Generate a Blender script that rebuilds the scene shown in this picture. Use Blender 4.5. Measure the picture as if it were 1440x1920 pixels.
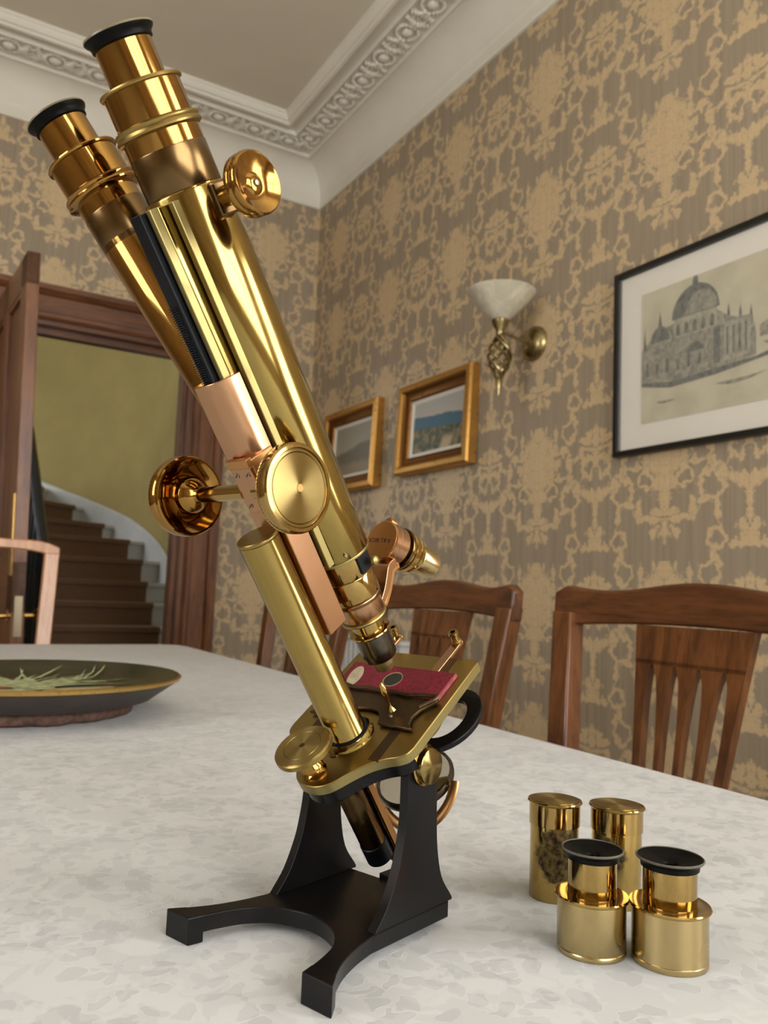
import bpy, bmesh, math, random
from mathutils import Matrix, Vector

random.seed(7)
for o in list(bpy.data.objects):
    bpy.data.objects.remove(o, do_unlink=True)
SC = bpy.context.scene
COL = SC.collection
PI = math.pi

# ------------------------------------------------------------------ camera
TZ = 0.75                                   # table top height
CAM_F, CAM_YAW, CAM_PITCH, CAM_ROLL = 1511.1, 30.25, 5.615, 2.26
cam = bpy.data.cameras.new('camera')
cam_ob = bpy.data.objects.new('camera', cam)
COL.objects.link(cam_ob)
ya, pi_, ro = (math.radians(v) for v in (CAM_YAW, CAM_PITCH, CAM_ROLL))
c_f = Vector((math.sin(ya)*math.cos(pi_), math.cos(ya)*math.cos(pi_), math.sin(pi_)))
c_r0 = Vector((math.cos(ya), -math.sin(ya), 0))
c_u0 = c_r0.cross(c_f)
c_r = math.cos(ro)*c_r0 + math.sin(ro)*c_u0
c_u = -math.sin(ro)*c_r0 + math.cos(ro)*c_u0
cam_ob.matrix_world = Matrix(((c_r.x, c_u.x, -c_f.x, 0), (c_r.y, c_u.y, -c_f.y, 0),
                              (c_r.z, c_u.z, -c_f.z, TZ+0.185), (0, 0, 0, 1)))
cam.sensor_fit = 'VERTICAL'
cam.sensor_height = 36.0
cam.sensor_width = 27.0
cam.lens = CAM_F/1920*36
cam.clip_start = 0.01
cam.dof.use_dof = True
cam.dof.focus_distance = 0.44
cam.dof.aperture_fstop = 16.0
SC.camera = cam_ob
SC.cycles.max_bounces = 7
SC.cycles.diffuse_bounces = 3
SC.cycles.glossy_bounces = 4
SC.cycles.caustics_reflective = False
SC.cycles.caustics_refractive = False

# ------------------------------------------------------------------ world, window light, exposure
XR, XL, YB, YF, ZC = 1.8147, -2.7, 3.9474, -2.3, TZ+2.54
w = bpy.data.worlds.new('world')
SC.world = w
w.use_nodes = True
w.node_tree.nodes['Background'].inputs[0].default_value = (0.80, 0.90, 1.0, 1)
w.node_tree.nodes['Background'].inputs[1].default_value = 0.6

def area_light(name, loc, rot, sx, sy, power, col):
    l = bpy.data.lights.new(name, 'AREA')
    l.shape = 'RECTANGLE'; l.size = sx; l.size_y = sy
    l.energy = power; l.color = col
    o = bpy.data.objects.new(name, l)
    COL.objects.link(o)
    o.location = loc; o.rotation_euler = rot
    return o

# daylight entering through the windows of the room (behind the camera) and of the stair hall
area_light('daylight_front_window', (0.55, YF-0.117, 1.75), (PI/2, 0, 0), 1.9, 1.75, 56, (1.0, 0.98, 0.945))
area_light('daylight_side_window', (XR+0.117, -1.25, 1.75), (PI/2, 0, PI/2), 1.1, 1.75, 40, (1.0, 0.98, 0.945))
area_light('daylight_left_window', (XL-0.117, 0.35, 1.75), (PI/2, 0, -PI/2), 1.3, 1.75, 34, (1.0, 0.98, 0.945))
area_light('daylight_hall_window', (-1.46, 6.3, 2.5), (PI/2, 0, -PI/2), 1.2, 1.8, 22, (0.96, 0.98, 1.0))

bounce_sun = bpy.data.lights.new('bounce_sun', 'SUN'); bounce_sun.energy = 9.0; bounce_sun.angle = math.radians(.6); bounce_sun.color = (1, .95, .88)  # added sun: strikes the unseen floor and bounces up to the ceiling
bounce_sun_o = bpy.data.objects.new('bounce_sun', bounce_sun); COL.objects.link(bounce_sun_o)
bounce_sun_o.rotation_euler = Vector((-.25, .46, -.88)).to_track_quat('-Z', 'Y').to_euler()
SC.view_settings.view_transform = 'Standard'
SC.view_settings.look = 'None'
SC.view_settings.gamma = 1.0
SC.view_settings.use_curve_mapping = False
SC.view_settings.exposure = 0.74

# ------------------------------------------------------------------ mesh helpers
class MB:
    def __init__(s, M=None):
        s.v, s.f, s.M = [], [], M or Matrix.Identity(4)
    def add(s, vs, fs, M=None):
        M = s.M @ M if M is not None else s.M
        k = len(s.v)
        s.v += [tuple(M @ Vector(p)) for p in vs]
        s.f += [tuple(i+k for i in f) for f in fs]
        return s
    def box(s, x0, x1, y0, y1, z0, z1, M=None):
        vs = [(x, y, z) for z in (z0, z1) for y in (y0, y1) for x in (x0, x1)]
        return s.add(vs, [(0, 2, 3, 1), (4, 5, 7, 6), (0, 1, 5, 4), (2, 6, 7, 3), (0, 4, 6, 2), (1, 3, 7, 5)], M)
    def lathe(s, prof, seg=48, M=None, knurl=(), closed=False, amp=0.015):
        vs, fs, rows = [], [], []
        for i, (r, z) in enumerate(prof):
            if r < 1e-7:
                rows.append([len(vs)]); vs.append((0, 0, z))
            else:
                row = []
                for k in range(seg):
                    t = 2*PI*k/seg
                    rr = r*(1-amp*(k % 2)) if i in knurl else r
                    row.append(len(vs)); vs.append((rr*math.cos(t), rr*math.sin(t), z))
                rows.append(row)
        n = len(rows)
        for i in range(n if closed else n-1):
            a, b = rows[i], rows[(i+1) % n]
            for k in range(seg):
                k2 = (k+1) % seg
                if len(a) == 1 and len(b) == 1: continue
                if len(a) == 1: fs.append((a[0], b[k2], b[k]))
                elif len(b) == 1: fs.append((a[k], a[k2], b[0]))
                else: fs.append((a[k], a[k2], b[k2], b[k]))
        if not closed:
            if len(rows[0]) > 1: fs.append(tuple(reversed(rows[0])))
            if len(rows[-1]) > 1: fs.append(tuple(rows[-1]))
        return s.add(vs, fs, M)
    def prism(s, poly, z0, z1, M=None):
        n = len(poly)
        vs = [(x, y, z0) for x, y in poly] + [(x, y, z1) for x, y in poly]
        fs = [tuple(reversed(range(n))), tuple(range(n, 2*n))]
        fs += [(i, (i+1) % n, n+(i+1) % n, n+i) for i in range(n)]
        return s.add(vs, fs, M)
    def tube(s, pts, r, seg=10, M=None, flat=1.0, caps=True):
        pts = [Vector(p) for p in pts]
        n = len(pts)
        rs = r if isinstance(r, (list, tuple)) else [r]*n
        vs, fs = [], []
        prev = None
        for i, p in enumerate(pts):
            d = (pts[min(i+1, n-1)]-pts[max(i-1, 0)]).normalized()
            if prev is None:
                up = Vector((0, 0, 1)) if abs(d.z) < 0.9 else Vector((1, 0, 0))
                x = d.cross(up).normalized()
            else:
                x = (prev - d*prev.dot(d)).normalized()
            y = d.cross(x); prev = x
            for k in range(seg):
                t = 2*PI*k/seg
                vs.append(p + x*rs[i]*math.cos(t) + y*rs[i]*flat*math.sin(t))
        for i in range(n-1):
            for k in range(seg):
                k2 = (k+1) % seg
                fs.append((i*seg+k, i*seg+k2, (i+1)*seg+k2, (i+1)*seg+k))
        if caps:
            fs.append(tuple(reversed(range(seg)))); fs.append(tuple(range((n-1)*seg, n*seg)))
        return s.add(vs, fs, M)
    def loft(s, rows, close=False, caps=True, M=None):
        """rows of equal length rings (closed cross sections)"""
        m = len(rows[0]); vs = [p for r in rows for p in r]; fs = []
        n = len(rows)
        for i in range(n if close else n-1):
            j = (i+1) % n
            for k in range(m):
                k2 = (k+1) % m
                fs.append((i*m+k, i*m+k2, j*m+k2, j*m+k))
        if caps and not close:
            fs.append(tuple(reversed(range(m)))); fs.append(tuple(range((n-1)*m, n*m)))
        return s.add(vs, fs, M)
    def ball(s, c, rx, ry, rz, seg=12, rings=7, M=None):
        prof = [(math.sin(PI*i/rings), -math.cos(PI*i/rings)) for i in range(rings+1)]
        prof[0] = (0, -1); prof[-1] = (0, 1)
        T = Matrix.Translation(c) @ Matrix.Diagonal((rx, ry, rz, 1))
        return s.lathe(prof, seg, T if M is None else M @ T)
    def build(s, name, m, parent=None, smooth=40, bevel=0, segs=2, mw=None, recalc=True):
        me = bpy.data.meshes.new(name)
        me.from_pydata([tuple(v) for v in s.v], [], s.f)
        if recalc:
            bm = bmesh.new(); bm.from_mesh(me)
            bmesh.ops.recalc_face_normals(bm, faces=bm.faces)
            bm.to_mesh(me); bm.free()
        if smooth:
            me.polygons.foreach_set('use_smooth', [True]*len(me.polygons))
            me.set_sharp_from_angle(angle=math.radians(smooth))
        if m is not None: me.materials.append(m)
        o = bpy.data.objects.new(name, me)
        COL.objects.link(o)
        if parent is not None: o.parent = parent
        if mw is not None: o.matrix_local = mw
        if bevel:
            b = o.modifiers.new('bevel', 'BEVEL')
            b.width = bevel; b.segments = segs; b.limit_method = 'ANGLE'; b.angle_limit = math.radians(35)
        return o

def tag(o, label, cat, group=None, kind=None):
    o['label'] = label; o['category'] = cat
    if group: o['group'] = group
    if kind: o['kind'] = kind
    return o
def struct(o, label=None):
    o['kind'] = 'structure'
    if label: o['label'] = label
    return o
def empty(name, loc=(0, 0, 0), M=None):
    o = bpy.data.objects.new(name, None)
    COL.objects.link(o)
    o.empty_display_size = 0.05
    if M is not None: o.matrix_world = M
    else: o.location = loc
    return o
def copy_tree(o, parent=None):
    c = o.copy(); COL.objects.link(c)
    if parent is not None:
        c.parent = parent
    for ch in list(o.children):
        copy_tree(ch, c)
    return c
def R(axis, deg): return Matrix.Rotation(math.radians(deg), 4, axis)
def T(x, y, z): return Matrix.Translation((x, y, z))
def align(p, d):
    """frame at p with Z along d"""
    return Matrix.Translation(p) @ Vector(d).to_track_quat('Z', 'Y').to_matrix().to_4x4()

# ------------------------------------------------------------------ node helpers
class X:
    """tiny expression wrapper over shader math nodes"""
    def __init__(s, nt, sock): s.nt, s.k = nt, sock
    def _m(s, op, *a, clamp=False):
        n = s.nt.nodes.new('ShaderNodeMath'); n.operation = op; n.use_clamp = clamp
        for i, q in enumerate((s,)+a):
            if isinstance(q, X): s.nt.links.new(q.k, n.inputs[i])
            else: n.inputs[i].default_value = q
        return X(s.nt, n.outputs[0])
    def __add__(s, o): return s._m('ADD', o)
    __radd__ = __add__
    def __sub__(s, o): return s._m('SUBTRACT', o)
    def __rsub__(s, o): return (s*-1.0)+o
    def __mul__(s, o): return s._m('MULTIPLY', o)
    __rmul__ = __mul__
    def __truediv__(s, o): return s._m('DIVIDE', o)
    def fract(s): return s._m('FRACT')
    def abs(s): return s._m('ABSOLUTE')
    def sin(s): return s._m('SINE')
    def cos(s): return s._m('COSINE')
    def sqrt(s): return s._m('SQRT')
    def max(s, o): return s._m('MAXIMUM', o)
    def min(s, o): return s._m('MINIMUM', o)
    def clamp(s): return s._m('ADD', 0.0, clamp=True)
    def step(s, lo, hi):
        n = s.nt.nodes.new('ShaderNodeMapRange'); n.interpolation_type = 'SMOOTHSTEP'
        s.nt.links.new(s.k, n.inputs['Value'])
        n.inputs['From Min'].default_value = lo; n.inputs['From Max'].default_value = hi
        return X(s.nt, n.outputs[0])

def new_mat(name):
    m = bpy.data.materials.new(name); m.use_nodes = True
    nt = m.node_tree
    return m, nt, nt.nodes['Principled BSDF']
def setp(b, **kw):
    names = dict(col='Base Color', metal='Metallic', rough='Roughness', spec='Specular IOR Level', ior='IOR',
                 coat='Coat Weight', coatr='Coat Roughness', trans='Transmission Weight', aniso='Anisotropic',
                 sheen='Sheen Weight', sss='Subsurface Weight', arot='Anisotropic Rotation', emit='Emission Color', es='Emission Strength')
    for k, v in kw.items():
        if k in ('col', 'emit'): v = (*v, 1)
        b.inputs[names[k]].default_value = v
def pos_xyz(nt, kind='Object'):
    if kind == 'World':
        g = nt.nodes.new('ShaderNodeNewGeometry'); sock = g.outputs['Position']
    else:
        g = nt.nodes.new('ShaderNodeTexCoord'); sock = g.outputs[kind]
    s = nt.nodes.new('ShaderNodeSeparateXYZ'); nt.links.new(sock, s.inputs[0])
    return [X(nt, s.outputs[i]) for i in range(3)], sock
def vec(nt, x, y, z):
    c = nt.nodes.new('ShaderNodeCombineXYZ')
    for i, q in enumerate((x, y, z)):
        if isinstance(q, X): nt.links.new(q.k, c.inputs[i])
        else: c.inputs[i].default_value = q
    return c.outputs[0]
def noise(nt, v, scale, detail=3, rough=0.5, dist=0.0):
    n = nt.nodes.new('ShaderNodeTexNoise')
    n.inputs['Scale'].default_value = scale; n.inputs['Detail'].default_value = detail
    n.inputs['Roughness'].default_value = rough; n.inputs['Distortion'].default_value = dist
    if v is not None: nt.links.new(v, n.inputs['Vector'])
    return X(nt, n.outputs['Fac'])
def voro(nt, v, scale, feature='F1', rnd=1.0, out='Distance'):
    n = nt.nodes.new('ShaderNodeTexVoronoi'); n.feature = feature
    n.inputs['Scale'].default_value = scale; n.inputs['Randomness'].default_value = rnd
    nt.links.new(v, n.inputs['Vector'])
    return X(nt, n.outputs[out])
def mix(nt, fac, a, b):
    n = nt.nodes.new('ShaderNodeMix'); n.data_type = 'RGBA'
    if isinstance(fac, X): nt.links.new(fac.k, n.inputs['Factor'])
    else: n.inputs['Factor'].default_value = fac
    for key, q in (('A', a), ('B', b)):
        sock = [i for i in n.inputs if i.name == key and i.type == 'RGBA'][0]
        if isinstance(q, tuple): sock.default_value = (*q, 1) if len(q) == 3 else q
        else: nt.links.new(q, sock)
    return [o for o in n.outputs if o.type == 'RGBA'][0]
def bump(nt, b, h, strength, dist=0.001):
    n = nt.nodes.new('ShaderNodeBump'); n.inputs['Strength'].default_value = strength
    n.inputs['Distance'].default_value = dist
    nt.links.new(h.k, n.inputs['Height']); nt.links.new(n.outputs[0], b.inputs['Normal'])

def metal(name, col, rough, tarn=(0.16, 0.10, 0.04), amount=0.25, scale=60, aniso=0, axis=None, coat=0.0, seed=0.0):
    m, nt, b = new_mat(name)
    setp(b, metal=1.0, rough=rough, coat=coat)
    (x, y, z), v = pos_xyz(nt)
    n1 = noise(nt, v, scale, 5, 0.6)
    n2 = noise(nt, v, scale*0.22, 3, 0.55)
    f = (n1.step(0.52, 0.75)*n2.step(0.42, 0.62))*amount
    c = mix(nt, f.clamp(), col, tarn)
    nt.links.new(c, b.inputs['Base Color'])
    nt.links.new((f*0.5 + n1*0.10 + (rough-0.05)).k, b.inputs['Roughness'])
    if aniso:
        b.inputs['Anisotropic'].default_value = aniso; b.inputs['Anisotropic Rotation'].default_value = 0.25
        t = nt.nodes.new('ShaderNodeTangent'); t.direction_type = 'RADIAL'; t.axis = axis
        nt.links.new(t.outputs[0], b.inputs['Tangent'])
    return m
def plain(name, col, rough=0.5, var=0.12, scale=20, metalness=0.0, coat=0.0, spec=0.5, bmp=0.0):
    m, nt, b = new_mat(name)
    setp(b, rough=rough, metal=metalness, coat=coat, spec=spec)
    (x, y, z), v = pos_xyz(nt)
    n1 = noise(nt, v, scale, 4, 0.6)
    dark = tuple(c*(1-var) for c in col); light = tuple(min(1, c*(1+var)) for c in col)
    nt.links.new(mix(nt, n1.step(0.3, 0.7), dark, light), b.inputs['Base Color'])
    if bmp: bump(nt, b, n1, bmp)
    return m
def wood(name, c0, c1, rough=0.28, axis='Z', scale=9.0, coat=0.3):
    m, nt, b = new_mat(name)
    setp(b, rough=rough, coat=coat, coatr=0.15)
    (x, y, z), v = pos_xyz(nt)
    k = 0.09
    vv = {'X': vec(nt, x*k, y, z), 'Y': vec(nt, x, y*k, z), 'Z': vec(nt, x, y, z*k)}[axis]
    n1 = noise(nt, vv, scale*4, 5, 0.62, 0.6)
    n2 = noise(nt, vv, scale*22, 3, 0.6)
    nt.links.new(mix(nt, (n1*0.75+n2*0.25).step(0.34, 0.66), c0, c1), b.inputs['Base Color'])
    bump(nt, b, n2, 0.05, 0.0005)
    return m

# ------------------------------------------------------------------ materials
BRASS = metal('brass_polished', (0.42, 0.285, 0.10), 0.10, amount=0.35)
BRASS_TUBE = metal('brass_body_tube', (0.345, 0.25, 0.078), 0.13, amount=0.25, scale=40)
BRASS_OLD = metal('brass_amber_lacquer', (0.34, 0.188, 0.050), 0.09, (0.10, 0.05, 0.015), 0.45, 45)
BRASS_DULL = metal('brass_dull_stage', (0.31, 0.22, 0.072), 0.33, (0.12, 0.085, 0.03), 0.55, 70)
BRASS_PALE = metal('brass_pale_edge', (0.34, 0.28, 0.115), 0.42, amount=0.2)
BRASS_BROWN = metal('brass_browned_band', (0.16, 0.10, 0.042), 0.24, (0.07, 0.045, 0.02), 0.6, 35)
BRASS_SPUN_X = metal('brass_spun_face', (0.29, 0.215, 0.082), 0.20, amount=0.15, aniso=0.92, axis='X')
BRASS_SPUN_Z = metal('brass_spun_disc', (0.34, 0.25, 0.09), 0.33, (0.2, 0.14, 0.05), 0.4, 60, aniso=0.88, axis='Z')
GUN = metal('gunmetal_pink', (0.48, 0.275, 0.155), 0.25, (0.30, 0.15, 0.07), 0.15, 50)
GUN_DARK = metal('gunmetal_orange', (0.50, 0.26, 0.10), 0.36, (0.18, 0.08, 0.03), 0.5, 60)
STEEL_DARK = metal('bronzed_objective', (0.11, 0.095, 0.075), 0.27, (0.03, 0.025, 0.02), 0.5, 60)
BRONZE_DARK = metal('dark_bronze_plate', (0.105, 0.07, 0.04), 0.40, (0.04, 0.03, 0.02), 0.7, 90)
STEEL = metal('screw_steel', (0.34, 0.28, 0.19), 0.3)
RACK_BLACK = plain('rack_black', (0.005, 0.006, 0.009), 0.34, 0.3, 80, spec=.25)
EBONITE = plain('eyecup_black', (0.003, 0.003, 0.0027), 0.42, 0.3, 60, spec=.10)
HOLE_SHADE = plain('hole_shade', (0.001, 0.001, 0.001), 0.9, 0.1, spec=0.0)  # flat black painted in for the shade inside holes and slots

def black_enamel():
    m, nt, b = new_mat('black_japanned_iron')
    setp(b, rough=0.30, spec=0.25)
    (x, y, z), v = pos_xyz(nt)
    n = noise(nt, v, 22, 4, 0.6); n2 = noise(nt, v, 600, 2, 0.5)
    nt.links.new(mix(nt, n.step(0.5, 0.75), (0.0035, 0.0035, 0.004), (0.010, 0.005, 0.004)), b.inputs['Base Color'])
    nt.links.new((n*0.2+0.20).k, b.inputs['Roughness'])
    bump(nt, b, n2, 0.06, 0.0003)
    return m
BLACK = black_enamel()

MAHOG = wood('mahogany_chair', (0.062, 0.020, 0.006), (0.175, 0.062, 0.017), 0.27, coat=.12)
MAHOG_Y = wood('mahogany_crest', (0.055, 0.018, 0.006), (0.140, 0.048, 0.014), 0.27, 'Y', coat=.12)
WOOD_GLARE = wood('carver_wood_glare', (0.38, 0.16, 0.060), (0.60, 0.30, 0.135), 0.3)  # lighter tone: glare on the carver chair put into its wood colour
DOORW = wood('door_wood', (0.10, 0.034, 0.012), (0.25, 0.095, 0.034), 0.34, coat=.1)
DOORW_X = wood('door_wood_horizontal', (0.09, 0.030, 0.011), (0.22, 0.082, 0.030), 0.34, 'X', coat=.1)
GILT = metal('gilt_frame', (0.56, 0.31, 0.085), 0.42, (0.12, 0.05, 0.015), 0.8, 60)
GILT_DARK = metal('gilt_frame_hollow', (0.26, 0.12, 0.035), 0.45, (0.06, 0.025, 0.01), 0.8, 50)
PLASTER = plain('white_plaster', (0.84, 0.81, 0.72), 0.75, 0.03, 4)
CEIL = plain('ceiling_paint', (0.77, 0.72, 0.61), 0.85, 0.02, 2)
WHITE_PAINT = plain('white_gloss_paint', (0.66, 0.66, 0.64), 0.4, 0.05, 6)
MOUNT = plain('mount_card', (0.84, 0.80, 0.71), 0.7, 0.02, 5)
FRAME_BLACK = plain('black_frame_paint', (0.008, 0.007, 0.006), 0.4, 0.2, 30)
HALL_WALL = plain('hall_olive_paint', (0.44, 0.345, 0.125), 0.8, 0.06, 3)
CARPET = plain('stair_carpet_brown', (0.20, 0.115, 0.072), 0.95, 0.25, 220, bmp=0.3)
CARPET_R = plain('beige_bounce_carpet', (.46, .42, .355), .95, .1, 120)  # pale carpet chosen for the unseen floor to bounce light upwards
FLOORM = wood('floor_boards', (0.07, 0.035, 0.016), (0.16, 0.085, 0.04), 0.4, 'Y', 4)

def wallpaper(name, horiz):
    m, nt, b = new_mat(name)
    p3, _ = pos_xyz(nt, 'World')
    u = p3[horiz]; z = p3[2]
    U, V = 0.535, 0.46
    p = (u - (2.083-0.5*U if horiz == 1 else 0.2))/U
    col = p._m('FLOOR')
    q = (z - (TZ+0.30))/V
    fr = p.fract()
    s = (fr-0.5).abs()                      # mirrored: 0 at the vase column, 0.5 at the bow column
    t = q.fract()
    t2 = (q+0.5).fract()
    ang = q*(2*PI)
    def nv(k, off):                         # mirrored and vertically periodic noise space
        return vec(nt, s*(k*1.15)+off, ang.cos()*(k*0.155), ang.sin()*(k*0.155))
    n_mid = noise(nt, nv(26, 7.7), 1.0, 3, 0.6)
    n_fine = noise(nt, nv(80, 1.3), 1.0, 2, 0.5)
    PX = s*U+(noise(nt, nv(17, 3.1), 1.0, 1, 0.5)-0.5)*0.045
    PZ = t*V+(noise(nt, nv(17, 9.4), 1.0, 1, 0.5)-0.5)*0.045
    best = None
    def blob(cx, cz, rx, rz, hollow=None):
        nonlocal best
        a = PX._m('MULTIPLY_ADD', 1/rx, -cx/rx); c = PZ._m('MULTIPLY_ADD', 1/rz, -cz/rz)
        d = c._m('MULTIPLY_ADD', c, a*a)
        if hollow:
            d = (d.sqrt()-1.0).abs()*(1.0/hollow)
        best = d if best is None else best.min(d)
    HB = U/2
    # flower bouquet
    for q in ((0, .345, .048, .046), (.052, .325, .036, .034), (.032, .392, .036, .034), (.078, .372, .027, .026), (.058, .285, .030, .028), (0, .432, .026, .026), (.098, .318, .020, .020), (.022, .290, .030, .028),
              (.082, .420, .011, .028), (.042, .445, .010, .024), (.118, .358, .026, .010), (.108, .280, .024, .010)): blob(*q)
    # vase with handles and acanthus foot
    for q in ((0, .215, .052, .042), (0, .258, .030, .018), (0, .165, .020, .022), (0, .138, .044, .012), (.052, .118, .040, .013), (.096, .142, .014, .034), (0, .085, .017, .040), (.034, .080, .012, .026)): blob(*q)
    blob(.066, .232, .026, .026, .30)
    # ribbon bow, swag and tassels on the alternate columns
    blob(HB-.036, .338, .032, .022, .34)
    blob(HB-.030, .298, .022, .030, .34)
    for q in ((HB, .325, .016, .018), (HB-.058, .292, .009, .036), (HB-.022, .205, .022, .020), (HB-.050, .215, .020, .020), (HB-.076, .236, .017, .018), (HB-.098, .262, .013, .020), (HB, .175, .016, .030), (HB, .120, .012, .024),
              (HB, .395, .014, .036), (HB-.026, .400, .011, .028), (HB-.052, .385, .022, .010), (HB, .055, .030, .026), (HB-.036, .045, .022, .016), (HB-.022, .085, .016, .020)): blob(*q)
    # scrolls linking the columns
    blob(.152, .200, .034, .036, .24)
    blob(.148, .425, .030, .034, .24)
    blob(.170, .055, .026, .030, .26)
    for q in ((.150, .300, .010, .060), (.128, .365, .022, .012), (.176, .128, .010, .036), (.130, .160, .020, .012), (.182, .330, .020, .010), (.160, .012, .012, .030)): blob(*q)
    dd = best+(n_mid-0.5)*2.4+(n_fine-0.5)*2.0
    f = dd.step(0.62, 1.30)*-1.0+1.0
    veins = ((noise(nt, nv(42, 2.2), 1.0, 1, 0.4)-0.5).abs().step(0.008, 0.05)*0.38+0.62)
    f = f*veins
    # vertical silk threads
    thr = noise(nt, vec(nt, u*420.0, z*2.0, 0.0), 1.0, 2, 0.6)
    thr2 = noise(nt, vec(nt, u*60.0, z*0.6, 4.0), 1.0, 2, 0.6)
    ground = mix(nt, (thr*0.6+thr2*0.4).step(0.35, 0.65), (0.315, 0.252, 0.180), (0.410, 0.332, 0.240))
    gold = mix(nt, thr.step(0.3, 0.7), (0.620, 0.460, 0.265), (0.715, 0.540, 0.325))
    nt.links.new(mix(nt, f.clamp(), ground, gold), b.inputs['Base Color'])
    nt.links.new((f*-0.16+0.60).k, b.inputs['Roughness'])
    setp(b, spec=0.4)
    return m
PAPER_R = wallpaper('wallpaper_damask_right', 1)
PAPER_B = wallpaper('wallpaper_damask_back', 0)

def cloth():
    m, nt, b = new_mat('damask_tablecloth')
    (x, y, z), v = pos_xyz(nt, 'World')
    d = noise(nt, v, 52, 2, 0.55)
    vv = vec(nt, x+(d-0.5)*0.030, y+(noise(nt, v, 47, 2, 0.5)-0.5)*0.030, 0.0)
    leaf = voro(nt, vv, 72, 'F1', 0.9)
    scr = voro(nt, vv, 30, 'F1', 1.0)
    a = leaf.step(0.42, 0.46)
    r = ((scr-0.34).abs()).step(0.035, 0.055)
    big = noise(nt, v, 26, 3, 0.6, 0.8).step(0.485, 0.51)
    line = (leaf-0.47).abs().step(0.012, 0.03)*-1.0+1.0
    f = (a*0.45+r*0.22+big*0.33+line*0.18)
    thr = noise(nt, vec(nt, x*900, y*260, 0.0), 1.0, 2, 0.5)
    c = mix(nt, f.clamp(), (0.480, 0.495, 0.510), (0.625, 0.635, 0.640))
    nt.links.new(c, b.inputs['Base Color'])
    nt.links.new((f*0.22+0.42).k, b.inputs['Roughness'])
    setp(b, spec=0.35, sheen=0.1)
    bump(nt, b, f*0.5+thr*0.3+noise(nt, v, 5, 2, 0.5)*2.0, 0.25, 0.0012)
    return m
CLOTH = cloth()

# ------------------------------------------------------------------ room shell
def boxes(name, m, lst, parent=None, bevel=0):
    mb = MB()
    for b in lst: mb.box(*b)
    return mb.build(name, m, parent, smooth=0, bevel=bevel)

struct(boxes('floor', CARPET_R, [(XL-.2, XR+.25, YF-.25, YB+.3, -.08, 0)]))
struct(boxes('ceiling', CEIL, [(XL-.2, XR+.25, YF-.25, YB+.25, ZC, ZC+.1)]))
DX0, DX1, DZ = 0.265, 1.165, TZ+1.375        # door opening
WT = 0.20
struct(boxes('wall_back', PAPER_B, [(XL-.2, DX0, YB, YB+WT, 0, ZC), (DX1, XR+.2, YB, YB+WT, 0, ZC), (DX0, DX1, YB, YB+WT, DZ, ZC)]))
SY0, SY1, SZ0, SZ1 = -1.80, -0.70, 0.85, 2.65
struct(boxes('wall_right', PAPER_R, [(XR, XR+WT, SY1, YB, 0, ZC), (XR, XR+WT, YF-.2, SY0, 0, ZC), (XR, XR+WT, SY0, SY1, 0, SZ0), (XR, XR+WT, SY0, SY1, SZ1, ZC)]))
FX0, FX1 = -0.40, 1.50
struct(boxes('wall_front', PAPER_B, [(XL-.2, FX0, YF-WT, YF, 0, ZC), (FX1, XR+.2, YF-WT, YF, 0, ZC), (FX0, FX1, YF-WT, YF, 0, SZ0), (FX0, FX1, YF-WT, YF, SZ1, ZC)]))
LY0, LY1 = -.30, 1.00
struct(boxes('wall_left', PAPER_R, [(XL-WT, XL, LY1, YB, 0, ZC), (XL-WT, XL, YF-.2, LY0, 0, ZC), (XL-WT, XL, LY0, LY1, 0, SZ0), (XL-WT, XL, LY0, LY1, SZ1, ZC)]))

pane_m, nt, b = new_mat('window_glass')
g = nt.nodes.new('ShaderNodeBsdfTransparent'); mx = nt.nodes.new('ShaderNodeMixShader')
mx.inputs[0].default_value = 0.08
setp(b, col=(0.9, 0.95, 0.95), rough=0.03)
nt.links.new(g.outputs[0], mx.inputs[1]); nt.links.new(b.outputs[0], mx.inputs[2])
nt.links.new(mx.outputs[0], nt.nodes['Material Output'].inputs['Surface'])

def window(name, M, w_, h_, nx):
    root = empty(name, M=M)
    struct(root)
    fr = MB()
    for a in ((-w_/2, -w_/2+.06, 0, h_), (w_/2-.06, w_/2, 0, h_), (-w_/2, w_/2, 0, .07), (-w_/2, w_/2, h_-.06, h_)):
        fr.box(a[0], a[1], -.05, .03, a[2], a[3])
    fr.build('window_frame', WHITE_PAINT, root, smooth=0)
    for i in range(1, nx):
        x = -w_/2+w_*i/nx
        MB().box(x-.02, x+.02, -.04, .02, .07, h_-.06).build('mullion', WHITE_PAINT, root, smooth=0)
    for i in range(nx):
        x0 = -w_/2+w_*i/nx
        MB().box(x0+.02, x0+w_/nx-.02, -.035, .015, h_*.5-.025, h_*.5+.025).build('meeting_rail', WHITE_PAINT, root, smooth=0)
        MB().box(x0+.02, x0+w_/nx-.02, -.056, -.052, .07, h_-.06).build('pane', pane_m, root, smooth=0)
    MB().box(-w_/2-.05, w_/2+.05, -.03, .16, -.04, 0).build('window_sill', WHITE_PAINT, root, smooth=0)
window('window_1', T((FX0+FX1)/2, YF-.07, SZ0), FX1-FX0, SZ1-SZ0, 3)
window('window_2', T(XR+.07, (SY0+SY1)/2, SZ0) @ R('Z', 90), SY1-SY0, SZ1-SZ0, 2)

window('window_3', T(XL-.07, (LY0+LY1)/2, SZ0) @ R('Z', -90), LY1-LY0, SZ1-SZ0, 2)

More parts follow.
